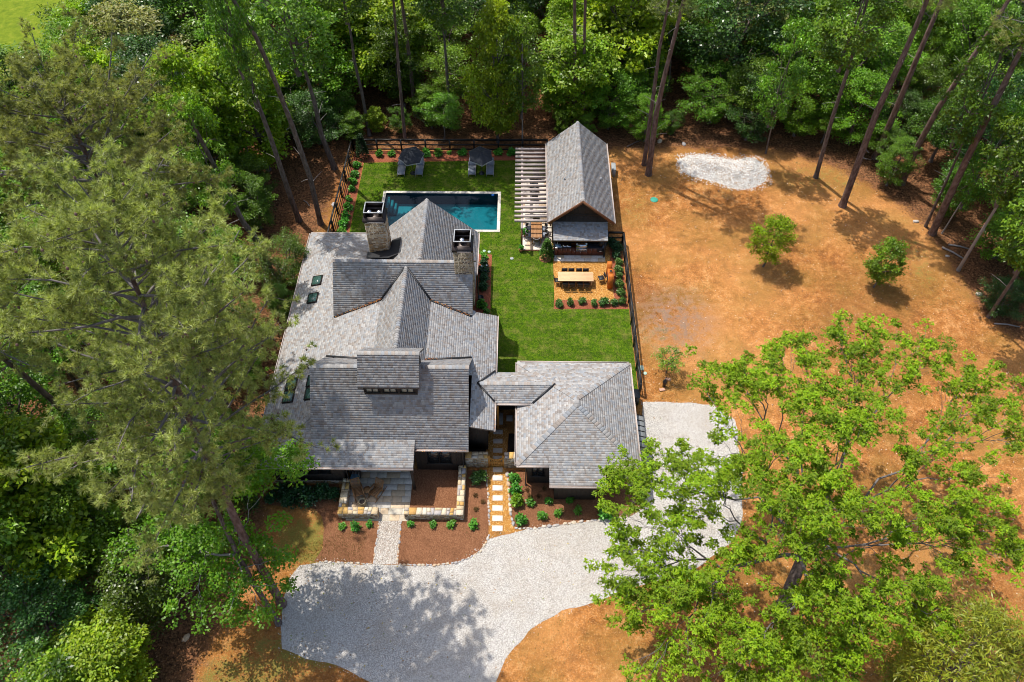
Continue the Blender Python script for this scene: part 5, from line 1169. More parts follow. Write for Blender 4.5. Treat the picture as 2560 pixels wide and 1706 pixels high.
BROAD = [broad_proto(101, 'l_forest', z0=1.6, lump=.9, L=.18, W=.115, per=145), broad_proto(102, 'l_forest', r=3.5, z0=1.2, ncl=115, lump=1.0, L=.18, W=.115, per=140), broad_proto(103, 'l_forest', r=2.6, z0=1.5, ncl=85, shape=.45, lump=.9, L=.17, W=.11, per=145), broad_proto(104, 'l_dark', r=3.2, z0=1.0, ncl=110, per=130, L=.17, W=.11, lump=.8), broad_proto(105, 'l_dark', r=2.8, z0=1.2, ncl=90, lump=.9, L=.2, W=.13),
         broad_proto(106, 'l_yellow', r=3.2, z0=1.2, ncl=130, per=110, cr=.75, shape=.45), broad_proto(107, 'l_pale', r=3.4, z0=1.5, ncl=120, per=95, L=.3, W=.13), broad_proto(108, 'l_forest', r=2.9, z0=3.6, ncl=75, per=140, shape=.6, lump=1.0, L=.18, W=.115), broad_proto(109, 'l_poplar', r=3.2, z0=1.4, ncl=105, per=135, shape=.5, lump=.9, L=.175, W=.125)]
def tree(name, label, protos, x, y, h, s=None, rz=0.0, cat='tree', group=None, base_h=10.0, lean=(0, 0)):
    t = thing(name, label, cat, (x, y, 0), rz, group); k = h / base_h; sx = s if s else k
    t.scale = (sx, sx, k); t.rotation_euler = (lean[0], lean[1], rz)
    link('trunk', protos[0], t); link('crown', protos[1], t); return t
# ---- pines
def pine_proto(seed, H, z0, r, nbr, mat, tufts_per, needles, nl, nw, tr, bark='barkred', shape=.42, path=None, cones=0):
    rg = np.random.default_rng(seed); m = MB(); path = path or [(0, 0, 0), (0, 0, H * .5), (0, 0, H * .8), (0, 0, H - .5)]
    trunk_tube(m, path, tr, tr * .22, 10, 1.35); TP = [np.array(p, float) for p in path]; zs = [p[2] for p in TP]
    def ax_at(z): return np.array([np.interp(z, zs, [p[0] for p in TP]), np.interp(z, zs, [p[1] for p in TP]), z])
    tips = []; dirs = []; b = MB()
    for i in range(nbr):
        u = (i + rg.uniform(0, .8)) / nbr; z = z0 + (H - z0) * u; a = i * 2.399 + rg.uniform(-.5, .5); w = math.sqrt(max(.02, 1 - ((u - shape) / (shape if u < shape else 1 - shape)) ** 2)); Lb = r * (w * .85 + .15) * rg.uniform(.7, 1.12)
        o = ax_at(z); el = R(rg.uniform(-8, 18) + 38 * u); d = np.array([math.cos(a) * math.cos(el), math.sin(a) * math.cos(el), math.sin(el)]); pts = [o]; seg = 5; sag = rg.uniform(-.02, .05)
        for k in range(1, seg + 1):
            d = norm(d + rg.normal(size=3) * .13 + np.array([0, 0, sag])); pts.append(pts[-1] + d * Lb / seg)
        rb = .014 + .011 * Lb; b.tube(pts, [rb * (1 - .15 * k) for k in range(seg + 1)], 5)
        nsub = int(3 + Lb * 2.6)
        for s in range(nsub):
            q = rg.uniform(.28, 1.0); f = q * seg; k = min(seg - 1, int(f)); p0 = pts[k] + (pts[k + 1] - pts[k]) * (f - k); dd = norm(norm(pts[k + 1] - pts[k]) * .7 + rg.normal(size=3) * .75 + np.array([0, 0, .35])); Ls = rg.uniform(.4, 1.15) * (1.25 - .5 * q) * min(1.3, .5 + Lb * .14); p1 = p0 + dd * Ls * .55; dd2 = norm(dd + rg.normal(size=3) * .3 + np.array([0, 0, .25])); p2 = p1 + dd2 * Ls * .45
            b.tube([p0, p1, p2], [.012, .008, .005], 3)
            for _ in range(tufts_per):
                e = rg.uniform(.25, 1.0); pp = p0 + (p1 - p0) * e / .55 if e < .55 else p1 + (p2 - p1) * (e - .55) / .45; tips.append(pp + rg.normal(size=3) * .13); dirs.append(norm(dd2 + rg.normal(size=3) * .5 + np.array([0, 0, .45])))
            tips.append(p2); dirs.append(norm(dd2 + np.array([0, 0, .4])))
    trunk = raw_mesh('trunk', m.v, m.f, M[bark], None, True); limbs = raw_mesh('limbs', b.v, b.f, M['oakbark'], None, True)
    tips = np.array(tips); dirs = np.array(dirs); n = len(tips); N = n * needles; c = np.repeat(tips, needles, 0); D = np.repeat(dirs, needles, 0)
    d = norm(D * .55 + norm(rg.normal(size=(N, 3))) * .85); L = nl * rg.uniform(.7, 1.2, N); sd_ = norm(np.cross(d, rg.normal(size=(N, 3)))) * (nw / 2)
    V = np.stack([c + d * .02 - sd_, c + d * .02 + sd_, c + d * L[:, None]], 1).reshape(-1, 3); F = np.arange(3 * N).reshape(-1, 3)
    t = np.repeat(rg.uniform(.7, 1.3, n), needles) * rg.uniform(.8, 1.2, N); C_ = np.column_stack([t * 1.05, t, t * .9]); C_ = np.repeat(C_, 1, 0)
    crown = raw_mesh('crown', V, F, M[mat], C_)
    cm = None
    if cones:
        q = MB()
        for i in rg.choice(n, min(cones, n), False):
            p = tips[i] + rg.normal(size=3) * .1; q.lathe([(.02, -.06), (.05, -.02), (.045, .03), (.01, .07)], tuple(p), 6)
        cm = raw_mesh('pine_cones', q.v, q.f, M['cone'], None, True)
    return trunk, limbs, crown, cm
M['cone'] = plain('pine_cone', (.16, .10, .085), .9, .15, 0, .3, 12)
def pine(name, label, pr, x, y, rz=0.0, s=1.0, group=None, sz=None):
    t = thing(name, label, 'tree', (x, y, 0), rz, group); t.scale = (s, s, sz or s); link('trunk', pr[0], t); link('limb', pr[1], t); link('crown', pr[2], t)
    if pr[3]: tag(link('pine_cones', pr[3], t), kind='stuff')
    return t
# big pines left of the house
PB1 = pine_proto(201, 28.5, 13.5, 5.8, 92, 'needle', 4, 36, .25, .029, .25, path=[(0, 0, 0), (-.1, .4, 9), (-.2, 1.5, 18), (-.1, 2.2, 23), (0, 2.7, 28)], cones=420, shape=.33)
pine('pine_tree', 'tall olive green pine whose crown reaches over the left roof edge', PB1, -13.9, 16.9)
PB2 = pine_proto(202, 24.5, 15.5, 6.2, 72, 'needle_d', 3, 42, .26, .028, .30, shape=.42, cones=300)
pine('pine_tree', 'darker pine with bare inner branches in the upper left woods', PB2, -21.8, 31.8, .6)
pine('pine_tree', 'tall pine at the left edge of the picture', PB1, -27.5, 26.5, 2.3, .85)
PB3 = pine_proto(203, 15, 6.0, 3.6, 50, 'needle', 3, 42, .25, .028, .2, shape=.4, cones=60)
pine('pine_tree', 'lower olive pine left of the porch below the tall pines', PB3, -21.0, 24.6, 1.0, .95)
pine('pine_tree', 'small pine reaching towards the lower left corner of the roof', PB3, -19.0, 28.6, 2.6, 1.05)
# tall forest trees whose trunks stand clear of the undergrowth
TALLP = pine_proto(204, 27, 17.5, 3.3, 28, 'needle_d', 2, 12, .34, .045, .0001, shape=.45)
TALLB = broad_proto(110, 'l_forest', H=10, r=3.1, z0=.8, ncl=66, per=70, L=.32, W=.2, cr=.9, shape=.5)
def tall(label, base, path, r, kind, zt=24.0, cs=1.0, group='tall trunks at the edge of the woods', bark='barkred', crown_z=15.5):
    """trunk through surveyed points; path = list of (view, x, y, height) points above the base"""
    b = at(*base); t = thing('pine_tree' if kind == 'p' else 'hardwood_tree', label, 'tree', (b.x, b.y, 0), 0, group)
    pts = [Vector((0, 0, 0))]
    for q in path: p = at(q[0], q[1], q[2], q[3]); p = Vector((p.x, p.y, q[3])); pts.append(p - b)
    d = pts[-1] - pts[-2]; sl = Vector((d.x / max(d.z, .1), d.y / max(d.z, .1), 1)) ; sl.x = max(-.15, min(.15, sl.x)); sl.y = max(-.15, min(.15, sl.y)); pts.append(pts[-1] + sl * (zt - pts[-1].z))
    m = MB(); trunk_tube(m, pts, r, r * .35, 10, 1.4); me = raw_mesh('trunk', m.v, m.f, M[bark], None, True); link('trunk', me, t)
    rd = random.Random(int(b.x * 100) + int(b.y * 10)); st = MB()
    for k in range(rd.randint(4, 8)):
        z = rd.uniform(4, min(15, zt - 1)); f = next(i for i in range(len(pts) - 1) if pts[i + 1].z >= z); q = pts[f].lerp(pts[f + 1], (z - pts[f].z) / max(.01, pts[f + 1].z - pts[f].z)); an = rd.uniform(0, 6.28); L = rd.uniform(.3, 1.6); e = q + Vector((math.cos(an) * L, math.sin(an) * L, rd.uniform(-.1, .5) * L)); st.tube([q, q.lerp(e, .5) + Vector((0, 0, .05)), e], [.03, .02, .008], 4)
    link('branch_stubs', raw_mesh('branch_stubs', st.v, st.f, M['twig'], None, True), t)['kind'] = 'stuff'
    tip = pts[-1]
    if kind == 'p': link('limb', TALLP[1], t, (tip.x, tip.y, zt - 26.5), (0, 0, rd.uniform(0, 6))); link('crown', TALLP[2], t, (tip.x, tip.y, zt - 26.5), (0, 0, rd.uniform(0, 6)))
    else: link('limb', TALLB[0], t, (tip.x, tip.y, zt - 8.5), (0, 0, rd.uniform(0, 6)), (cs, cs, 1)); link('crown', TALLB[1], t, (tip.x, tip.y, zt - 8.5), (0, 0, rd.uniform(0, 6)), (cs, cs, 1))
    return t
tall('slender curving grey trunk behind the left corner of the back fence', ('J', 303, 830), [('J', 255, 560, 4.5), ('J', 210, 370, 8), ('J', 192, 230, 10.5), ('J', 150, 0, 14)], .17, 'b', 21, bark='bark')
tall('straight brown pine trunk behind the back fence left of the umbrellas', ('J', 522, 862), [('J', 490, 520, 6), ('J', 450, 0, 14)], .17, 'p', 26)
tall('dark trunk farther back, left of the left umbrella', ('J', 590, 710), [('J', 560, 480, 4), ('J', 530, 210, 8.5), ('J', 500, 0, 12)], .24, 'p', 25)
tall('pale forked trunk in the shade behind the umbrellas', ('J', 803, 785), [('J', 780, 480, 5.3), ('J', 760, 200, 10)], .17, 'b', 19, bark='bark')
tall('thin pale sapling trunk behind the pergola end', ('J', 1240, 905), [('J', 1240, 520, 6.8)], .07, 'b', 12, .6, bark='twig')
tall('tall straight pine trunk directly behind the pool house ridge', ('J', 1562, 800), [('J', 1562, 500, 5.2), ('J', 1560, 0, 13)], .23, 'p', 27)
tall('second tall pine trunk behind the right roof slope of the pool house', ('J', 1612, 790), [('J', 1614, 500, 5), ('J', 1626, 0, 13)], .2, 'p', 27)
tall('left of the twin trunks between pool house and gravel pile', ('J', 1985, 1010), [('J', 2035, 640, 6.8), ('J', 2080, 300, 12), ('J', 2130, 50, 15.5)], .2, 'p', 24)
tall('right and thicker of the twin trunks between pool house and gravel pile', ('J', 2012, 1070), [('J', 2060, 700, 6.8), ('J', 2110, 470, 10.5), ('J', 2230, 0, 17)], .27, 'p', 27)
tall('leaning grey trunk left of the house roof corner', ('I', 1832, 1352), [('I', 1760, 1150, 4.3), ('I', 1660, 850, 10), ('I', 1590, 660, 13), ('I', 1520, 440, 16)], .24, 'b', 22, .5, bark='bark')
tall('long bare trunk rising beside the left fence', ('I', 1965, 1372), [('I', 1900, 1090, 5.8), ('I', 1790, 770, 12), ('I', 1690, 510, 16.5), ('I', 1570, 230, 20.5), ('I', 1440, 20, 23)], .23, 'b', 27, .4, bark='bark')
tall('ivy clad trunk left of the back fence corner', ('I', 2050, 1032), [('I', 1970, 830, 4), ('I', 1925, 620, 8), ('I', 1880, 470, 10.5)], .26, 'b', 20, bark='bark')
tall('dark crooked trunk close to the left end of the house', ('L', 1960, 315), [('L', 1880, 110, 4), ('L', 1790, -10, 6.5)], .33, 'b', 17, .55, bark='bark')
tall('slim trunk with leafy foot right of the gravel pile', ('K', 1077, 1088), [('K', 1180, 720, 7), ('K', 1290, 380, 12.5), ('K', 1355, 140, 16)], .2, 'b', 21, .8, bark='bark')
tall('stout leaning pine at the edge of the clay yard', ('K', 1240, 1262), [('K', 1450, 690, 10), ('K', 1620, 330, 15), ('K', 1760, 0, 19)], .29, 'p', 27)
tall('thick pine trunk behind the stout leaning pine', ('K', 1442, 968), [('K', 1565, 680, 6), ('K', 1700, 350, 11.5), ('K', 1850, 0, 16)], .3, 'p', 27)
tall('dark pine trunk in the right woods crossed by leaves', ('K', 1602, 1125), [('K', 1700, 900, 4.6), ('K', 1830, 660, 9), ('K', 2100, 260, 15), ('K', 2260, 0, 18)], .28, 'p', 27)
tall('thin grey trunk just left of the reddish pine', ('K', 1750, 1388), [('K', 1900, 1060, 6.5), ('K', 2040, 740, 11.5)], .12, 'b', 18, .7, bark='bark')
tall('reddish pine trunk leaning right at the right edge of the yard', ('K', 1790, 1432), [('K', 2000, 980, 9), ('K', 2230, 520, 15.5), ('K', 2352, 270, 18.5)], .29, 'p', 27)
tall('slim pale trunk at the right yard edge below the reddish pine', ('O', 1972, 682), [('O', 2130, 420, 6), ('O', 2310, 130, 11)], .13, 'b', 17, .75, bark='twig')
tall('slim leaning trunk near the right border of the picture', ('O', 2147, 952), [('O', 2352, 640, 7)], .14, 'b', 16, .7, bark='bark')
tall('bare thin trunk among the undergrowth right of the reddish pine', ('K', 1850, 1432), [('K', 2050, 1110, 6)], .06, 'b', 12, .5, bark='twig')
tall('thin trunk rising out of the undergrowth behind the gravel pile', ('K', 770, 940), [('K', 815, 740, 4), ('K', 860, 590, 7)], .08, 'b', 13, .55, bark='bark')
tall('thin dark trunk in the lower left woods', ('M', 265, 1145), [('M', 160, 1020, 3), ('M', 50, 925, 5)], .22, 'b', 14, .8, bark='bark')
tall('thin trunk in the shade left of the lower pine', ('M', 432, 712), [('M', 330, 590, 3)], .13, 'b', 12, .7, bark='bark')
# sweetgum by the drive: slender trunk, airy crown reaching over the porch roof
def sweetgum():
    b = at('M', 1692, 1212); rg = np.random.default_rng(31); t = thing('sweetgum_tree', 'slender leaning tree by the driveway with airy leaves over the porch roof', 'tree', (b.x, b.y, 0))
    path = [(0, 0, 0)]
    for x, y, z in ((1540, 970, 4.2), (1440, 790, 7.0), (1370, 640, 9.0), (1275, 430, 12.0)): p = at('M', x, y, z); path.append((p.x - b.x, p.y - b.y, z))
    m = MB(); trunk_tube(m, path, .17, .09, 9, 1.35)
    T = []
    for (x, y, z, rx, ry, n) in ((1500, 120, 12.5, 330, 150, 30), (1250, 190, 13, 250, 190, 30), (1700, 260, 10, 190, 120, 16), (1430, 330, 11, 200, 100, 14), (1150, 640, 8, 260, 190, 34), (1250, 870, 6.5, 270, 170, 34), (1560, 640, 7.5, 180, 130, 10), (1640, 900, 5, 150, 160, 12), (1320, 1120, 5, 220, 120, 20), (900, 760, 7, 200, 200, 18), (1780, 170, 11, 90, 60, 6), (1000, 280, 12, 250, 160, 22)):
        for _ in range(n):
            q = at('M', x + rg.normal() * rx * .5, y + rg.normal() * ry * .5, z + rg.normal() * .7); T.append((q.x - b.x, q.y - b.y, q.z))
    T = np.array(T); lo = T[T[:, 2] < 9.6]; hi = T[T[:, 2] >= 9.6]; w = MB(); grow(w, np.array(path[2]) , lo, .009, rg, wig=.09); grow(w, np.array(path[4]), hi, .009, rg, wig=.09)
    V, F, C_ = leaf_cloud(T, rg.uniform(.35, .75, len(T)), 70, .17, .13, rg, .6, .9, .25)
    link('trunk', raw_mesh('trunk', m.v, m.f, M['bark'], None, True), t); link('limb', raw_mesh('limb', w.v, w.f, M['twig'], None, True), t); link('crown', raw_mesh('crown', V, F, M['l_poplar'], C_), t)
sweetgum()
# great oak in the right foreground
def oak():
    b = at('X', 1958, 1518); rg = np.random.default_rng(77); t = thing('oak_tree', 'great spreading oak in the lower right over driveway and clay', 'tree', (b.x, b.y, 0))
    T = []
    blobs = [  # surveyed leaf masses: x, y (photo pixels), height, half width x, half width y, clumps
        (1600, 1185, 9.5, 95, 60, 26), (1690, 1300, 9.5, 95, 70, 26), (1560, 1330, 8.5, 70, 55, 14), (1760, 1190, 11, 80, 70, 22), (1700, 1130, 10.5, 70, 40, 10), (1600, 1400, 8, 85, 60, 20), (1730, 1430, 8.5, 100, 70, 26), (1850, 1370, 10, 80, 60, 18),
        (1840, 1000, 11.5, 60, 90, 24), (1790, 930, 11, 50, 40, 10), (1900, 940, 12, 70, 70, 22), (1960, 880, 12, 50, 50, 10), (2060, 860, 12, 70, 50, 18), (2160, 850, 12, 70, 50, 18), (2230, 920, 12, 70, 60, 20), (2320, 880, 11, 55, 50, 14), (2120, 960, 12.5, 80, 60, 24), (2010, 990, 12.5, 70, 60, 20),
        (2080, 1060, 13, 80, 60, 24), (1950, 1130, 13, 80, 60, 24), (1860, 1180, 12.5, 70, 60, 20), (2190, 1050, 13, 70, 50, 16), (2060, 1170, 13.5, 80, 60, 24), (1960, 1250, 13, 90, 60, 26), (2120, 1280, 13.5, 90, 60, 28), (2030, 1350, 12, 90, 60, 22),
        (2420, 950, 10, 80, 50, 20), (2500, 1000, 9.5, 60, 60, 16), (2380, 1040, 10.5, 80, 50, 14), (2530, 1090, 9, 50, 60, 12), (2300, 1150, 11, 80, 50, 16), (2420, 1180, 10, 60, 50, 12), (2360, 1270, 11, 90, 60, 24), (2480, 1300, 10, 70, 60, 18), (2250, 1330, 11.5, 80, 50, 18), (2540, 1380, 9, 40, 60, 10), (2430, 1400, 9, 80, 50, 14),
        (1560, 1480, 7, 60, 40, 10), (1660, 1500, 7.5, 90, 50, 20), (1780, 1540, 7.5, 90, 60, 24), (1880, 1590, 8, 100, 60, 28), (1990, 1620, 8.5, 100, 60, 30), (2110, 1590, 9, 100, 60, 28), (2200, 1520, 10, 90, 50, 24), (2080, 1480, 10.5, 90, 50, 22), (2280, 1440, 10, 80, 50, 18), (1960, 1500, 9.5, 60, 50, 10), (1720, 1620, 6.5, 60, 40, 10), (1900, 1690, 7, 110, 40, 22), (2080, 1690, 8, 90, 40, 16), (2330, 1560, 8.5, 70, 50, 14), (1640, 1690, 6, 60, 40, 8), (1580, 1560, 6.5, 50, 30, 6)]
    for x, y, z, rx, ry, n in blobs:
        for _ in range(int(n * 1.4)):
            q = at('X', x + rg.normal() * rx * .6, y + rg.normal() * ry * .6, z + rg.normal() * .6); T.append((q.x - b.x, q.y - b.y, q.z))
    T = np.array(T); m = MB(); path = [(0, 0, 0)]
    for x, y, z in ((1975, 1470, 1.6), (2005, 1400, 3.4), (2020, 1350, 4.6)): q = at('X', x, y, z); path.append((q.x - b.x, q.y - b.y, z))
    trunk_tube(m, path, .38, .30, 12, 1.45); w = MB()
    # split the crown into sectors so that separate main limbs leave the bole
    f = np.array(path[-1]); an = np.arctan2(T[:, 1] - f[1], T[:, 0] - f[0]); rr = np.hypot(T[:, 0] - f[0], T[:, 1] - f[1]); inner = rr < 3.0
    edges = np.linspace(-math.pi, math.pi, 9)
    for k in range(8):
        s = (~inner) & (an >= edges[k]) & (an < edges[k + 1])
        if s.any():
            h0 = np.array(path[-1]) * (.75 + .25 * ((k * 37) % 5) / 4); grow(w, h0, T[s], .0085, rg, wig=.10, k=.33)
    grow(w, f, T[inner], .0085, rg, wig=.08)
    V, F, C_ = leaf_cloud(T, rg.uniform(.3, .62, len(T)), 19, .16, .075, rg, .6, .95, .34, tuft=6)
    link('trunk', raw_mesh('trunk', m.v, m.f, M['bark'], None, True), t); link('limb', raw_mesh('limb', w.v, w.f, M['oakbark'], None, True), t); link('crown', raw_mesh('crown', V, F, M['l_oak'], C_), t)
oak()
# narrow leaved tree in the bottom right corner
M['l_pale2'] = leafmat('leaf_narrow', (.22, .275, .02), .38, .05)
WIL = broad_proto(120, 'l_pale2', H=10, r=3.4, z0=1.0, ncl=150, per=150, L=.26, W=.055, cr=.8, shape=.5, flat=.7, lump=.3)
q = at('X', 2450, 1660, 8.0); tree('narrow_leaved_tree', 'yellow green narrow leaved tree in the bottom right corner', WIL, q.x, q.y, 11.0, 1.05)
# saplings in the clay yard
SAP1 = broad_proto(121, 'l_oak', H=10, r=3.2, z0=2.6, ncl=85, per=70, L=.30, W=.16, cr=.8, shape=.5, flat=.6, tr=.13, rt=.02); SAP2 = broad_proto(122, 'l_poplar', H=10, r=2.6, z0=2.2, ncl=85, per=70, L=.30, W=.17, cr=.8, shape=.45, tr=.13, rt=.02); SAP3 = broad_proto(123, 'l_forest', H=10, r=4.2, z0=4.2, ncl=50, per=30, L=.42, W=.22, cr=.9, shape=.5, tr=.15, rt=.03)
for v, x, y, h, s, pr, lab in (('O', 848, 662, 5.2, .52, SAP1, 'bushy young tree in the middle of the clay yard'), ('O', 1484, 780, 5.0, .50, SAP2, 'slim dark green young tree at the right of the clay yard'), ('C', 2075, 268, 2.6, .27, SAP3, 'small sparse sapling in the clay beside the garage')):
    q = at(v, x, y); tree('young_tree', lab, pr, q.x, q.y, h, s, random.uniform(0, 6))
# ---- the woods
rgF = np.random.default_rng(5)
placed = []; WOOD = []
def try_place(x, y, h, s, kind, zone, mind):
    for (a, b_, c) in placed:
        if (a - x) ** 2 + (b_ - y) ** 2 < ((mind + c) / 2) ** 2: return False
    u, v = proj((x, y, h * .6))
    if not (-260 < u < 2820 and -330 < v < 1990): return False
    if polydist(np.array([[x, y]]), CLEAR)[0] > -s * 10 * .22: return False
    if x < -47 - (y - 70) * .12 and y > 58: return False
    placed.append((x, y, mind)); o = tree('forest_tree', None, BROAD[kind], x, y, h, s, rgF.uniform(0, 6.28), group='trees of the surrounding woods', lean=(rgF.normal() * .06, rgF.normal() * .06)); WOOD.append((o, x, y, h, kind, zone)); return True
# surveyed crowns first: colour and place stand out in the photograph
for (x, y, z, h, s, kind, lab) in ((205, 160, 11, 13, .95, 5, 'bright yellow green tree with rounded crown in the upper left'), (445, 190, 12, 14.5, .95, 5, 'tall bright yellow green tree right of the rounded one, upper left'), (310, 90, 9, 12, 1.15, 6, 'tree with pale olive leaf tips behind the bright yellow green trees'), (90, 190, 7, 9, 1.0, 6, 'pale olive tree at the edge of the upper left meadow'),
                                   (1240, 60, 12, 14, .8, 5, 'light green tree lit by the sun at the top centre')):
    q = at('X', x, y, z); tree('forest_tree', lab, BROAD[kind], q.x, q.y, h, s, rgF.uniform(0, 6)); placed.append((q.x, q.y, 4.5))
for _ in range(3400):
    z = rgF.random()
    if z < .55:
        x = rgF.uniform(-44, 52); y = rgF.uniform(61.5, 98); zone = 'behind' if x < 22 else 'right'
        if x < -24: zone = 'upper_left'
        d = y - 61; h = rgF.uniform(2.2, 7.5) if d < 5 else rgF.uniform(7, 14.5); md = 2.3 if d < 5 else 3.8
    elif z < .72:
        x = rgF.uniform(31, 58); y = rgF.uniform(24, 64); zone = 'right'; dd = -polydist(np.array([[x, y]]), CLEAR)[0]; h = rgF.uniform(3, 6.5) if dd < 4 else rgF.uniform(7, 14); md = 2.8 if dd < 4 else 3.9
        if y < 34 and dd < 6: continue
    else:
        x = rgF.uniform(-52, -17.6); y = rgF.uniform(8, 62); zone = 'left' if y < 42 else 'upper_left'; dd = -polydist(np.array([[x, y]]), CLEAR)[0]; h = rgF.uniform(3, 7.0) if dd < 6 else rgF.uniform(6.5, 13); md = 3.1 if dd < 6 else 4.0
        if y < 27 and x > -20: continue
        if 44 < y < 60 and x > -22.0: continue
    kind = int(rgF.choice([0, 1, 2, 3, 4, 7, 5, 6, 8], p=[.17, .17, .12, .10, .09, .13, .06, .03, .13] if zone != 'left' else [.14, .12, .10, .06, .05, .08, .08, .02, .35])); try_place(x, y, h, h / 10 * rgF.uniform(.85, 1.25) * (1.15 if h < 6 else 1.0), kind, zone, md)
NTH = ['first', 'second', 'third', 'fourth', 'fifth', 'sixth', 'seventh', 'eighth', 'ninth', 'tenth', 'eleventh', 'twelfth', 'thirteenth', 'fourteenth', 'fifteenth', 'sixteenth', 'seventeenth', 'eighteenth', 'nineteenth', 'twentieth'] + ['%d-th' % k for k in range(21, 60)]
def label_woods():
    COLR = {0: 'mid green', 1: 'broad green', 2: 'slim green', 3: 'dark green', 4: 'slim dark green', 5: 'bright yellow green', 6: 'pale olive', 7: 'loose crowned green', 8: 'fresh green'}; cells = {}
    for w in WOOD:
        d = -polydist(np.array([[w[1], w[2]]]), CLEAR)[0]; rank = 'front rank' if d < 5 else ('second rank' if d < 12 else 'far rank'); cells.setdefault((w[5], rank, w[4]), []).append(w)
    for (zone, rank, kind), ws in cells.items():
        ax = zone in ('behind', 'upper_left'); ws.sort(key=lambda w: proj((w[1], w[2], w[3] * .6))[0 if ax else 1])
        wh = {'behind': 'woods behind the pool', 'upper_left': 'upper left woods', 'left': 'woods left of house', 'right': 'woods right of yard'}[zone]
        for i, w in enumerate(ws): w[0]['label'] = f'{COLR[kind]} tree, {rank} of {wh}, {NTH[i]} from ' + ('left' if ax else 'top')
label_woods()
# light green low trees in the lower left corner
for x, y, z, h, s, lab in ((330, 1420, 5, 6.5, .85, 'sunlit mid green tree in the lower left woods'), (130, 1250, 8, 10, .95, 'leafy tree at the lower left below the pines'), (170, 1680, 4, 5.5, .75, 'low bright tree in the bottom left corner'), (560, 1130, 6, 8, .7, 'leafy tree under the pine beside the porch corner')):
    q = at('X', x, y, z); tree('leafy_tree', lab, BROAD[0 if s != .75 else 5], q.x, q.y, h, s, random.uniform(0, 6))
# ---- shrubs
def shrub_proto(seed, mat, r, h, ncl, per, L, W, flowers=0):
    rg = np.random.default_rng(seed); T = crown_points(rg, ncl, 0, 0, h * .15, h * .9, r * .75, .5, .3, .2, 0, seed); V, F, C_ = leaf_cloud(T, r * .42, per, L, W, rg, .8, .8, .25); me = raw_mesh('foliage', V, F, M[mat], C_)
    m = MB()
    for k in range(5): a = k * 1.26; m.tube([(0, 0, 0), (math.cos(a) * r * .25, math.sin(a) * r * .25, h * .4), (math.cos(a) * r * .5, math.sin(a) * r * .5, h * .75)], [.015, .012, .006], 4)
    st = raw_mesh('stems', m.v, m.f, M['bark'], None, True); fl = None
    if flowers:
        q = MB()
        for p in T[rg.choice(len(T), flowers, False)]: q.lathe([(.02, -.04), (.09, 0), (.07, .05), (.01, .07)], (p[0] * 1.15, p[1] * 1.15, p[2] + r * .3), 7)
        fl = raw_mesh('blooms', q.v, q.f, M['petal'])
    return me, st, fl
SH = {'a': shrub_proto(301, 'l_shrub', .42, .62, 16, 26, .17, .12), 'b': shrub_proto(302, 'l_shrub', .42, .62, 12, 30, .2, .13), 'd': shrub_proto(303, 'l_shrubd', .5, .8, 22, 34, .15, .08), 'p': shrub_proto(304, 'l_poplar', .4, .95, 18, 26, .2, .12), 'f': shrub_proto(305, 'l_shrubd', .42, .6, 16, 26, .17, .12, 6), 's': shrub_proto(306, 'l_shrub', .3, .42, 8, 22, .16, .1)}
M['l_laurel'] = leafmat('leaf_laurel', (.10, .20, .04), .25, .15, .35); SH['y'] = shrub_proto(307, 'l_laurel', .45, .8, 22, 34, .16, .085)
ORD = ['first', 'second', 'third', 'fourth', 'fifth', 'sixth', 'seventh', 'eighth', 'ninth', 'tenth', 'eleventh', 'twelfth']
def shrub(label, v, x, y, kind, s=1.0, z=.25, group=None, sz=None):
    q = at(v, x, y, z); t = thing('shrub', label, 'shrub', (q.x, q.y, .012), random.uniform(0, 6.28), group); t.scale = (s, s, sz or s); me, st, fl = SH[kind]; link('foliage', me, t); link('stems', st, t)
    if fl: tag(link('blooms', fl, t), kind='stuff')
def row(fmt, v, pts, kind, s=1.0, group=None, z=.25, rev=False, sz=None):
    for i, p in enumerate(pts): shrub(fmt.format(ORD[i]), v, p[0], p[1], p[2] if len(p) > 2 else (kind if kind != 'a' else 'aabas'[i % 5]), p[3] if len(p) > 3 else s * random.uniform(.78, 1.15), z, group, s * random.uniform(.75, 1.1) if len(p) < 4 else p[3])
row('round green shrub along the back fence, {} from the left', 'E', ((630, 320), (780, 312), (1200, 308), (1350, 305), (1490, 295), (1650, 300), (2090, 297), (2255, 302)), 'a', 1.0, 'shrubs along the back fence')
row('green shrub along the left fence, {} from the back corner', 'E', ((345, 455), (325, 565), (305, 655), (292, 745), (262, 858), (243, 962), (215, 1072), (193, 1178), (160, 1268)), 'a', .95, 'shrubs along the left fence')
row('shrub in the mulch bed by the house, {} from the pool end', 'A', ((2093, 588, 'b', .7), (2093, 652, 'd', .72), (2092, 715, 'f', 1.0), (2094, 795, 'd', .85), (2086, 875, 'd', .85), (2072, 1035, 'a', 1.0), (2115, 1095, 's', .9)), 'd', 1.0, 'shrubs beside the house')
row('glossy shrub along the near edge of the courtyard, {} from the left', 'P', ((842, 1395), (1040, 1378), (1252, 1350), (1465, 1388), (1640, 1372), (1825, 1378)), 'y', .78, 'shrubs along the near edge of the courtyard', .4)
row('glossy shrub along the courtyard fence, {} from the far end', 'P', ((1785, 320, 'd', .95), (1880, 420, 'd', 1.05), (1860, 540, 'd', .75), (1908, 655), (1900, 800), (1912, 905), (1922, 1060), (1950, 1205), (1970, 1365)), 'y', .82, 'shrubs along the courtyard fence', .4)
shrub('round yellow green shrub left of the golden path by the gate', 'H', 325, 320, 'y', 1.15)
row('shrub along the right side of the golden path, {} from the gate', 'H', ((690, 312, 'a', .85), (710, 425, 'a', .95), (732, 565, 'p', 1.0)), 'a', 1.0, 'shrubs right of the golden path', .3)
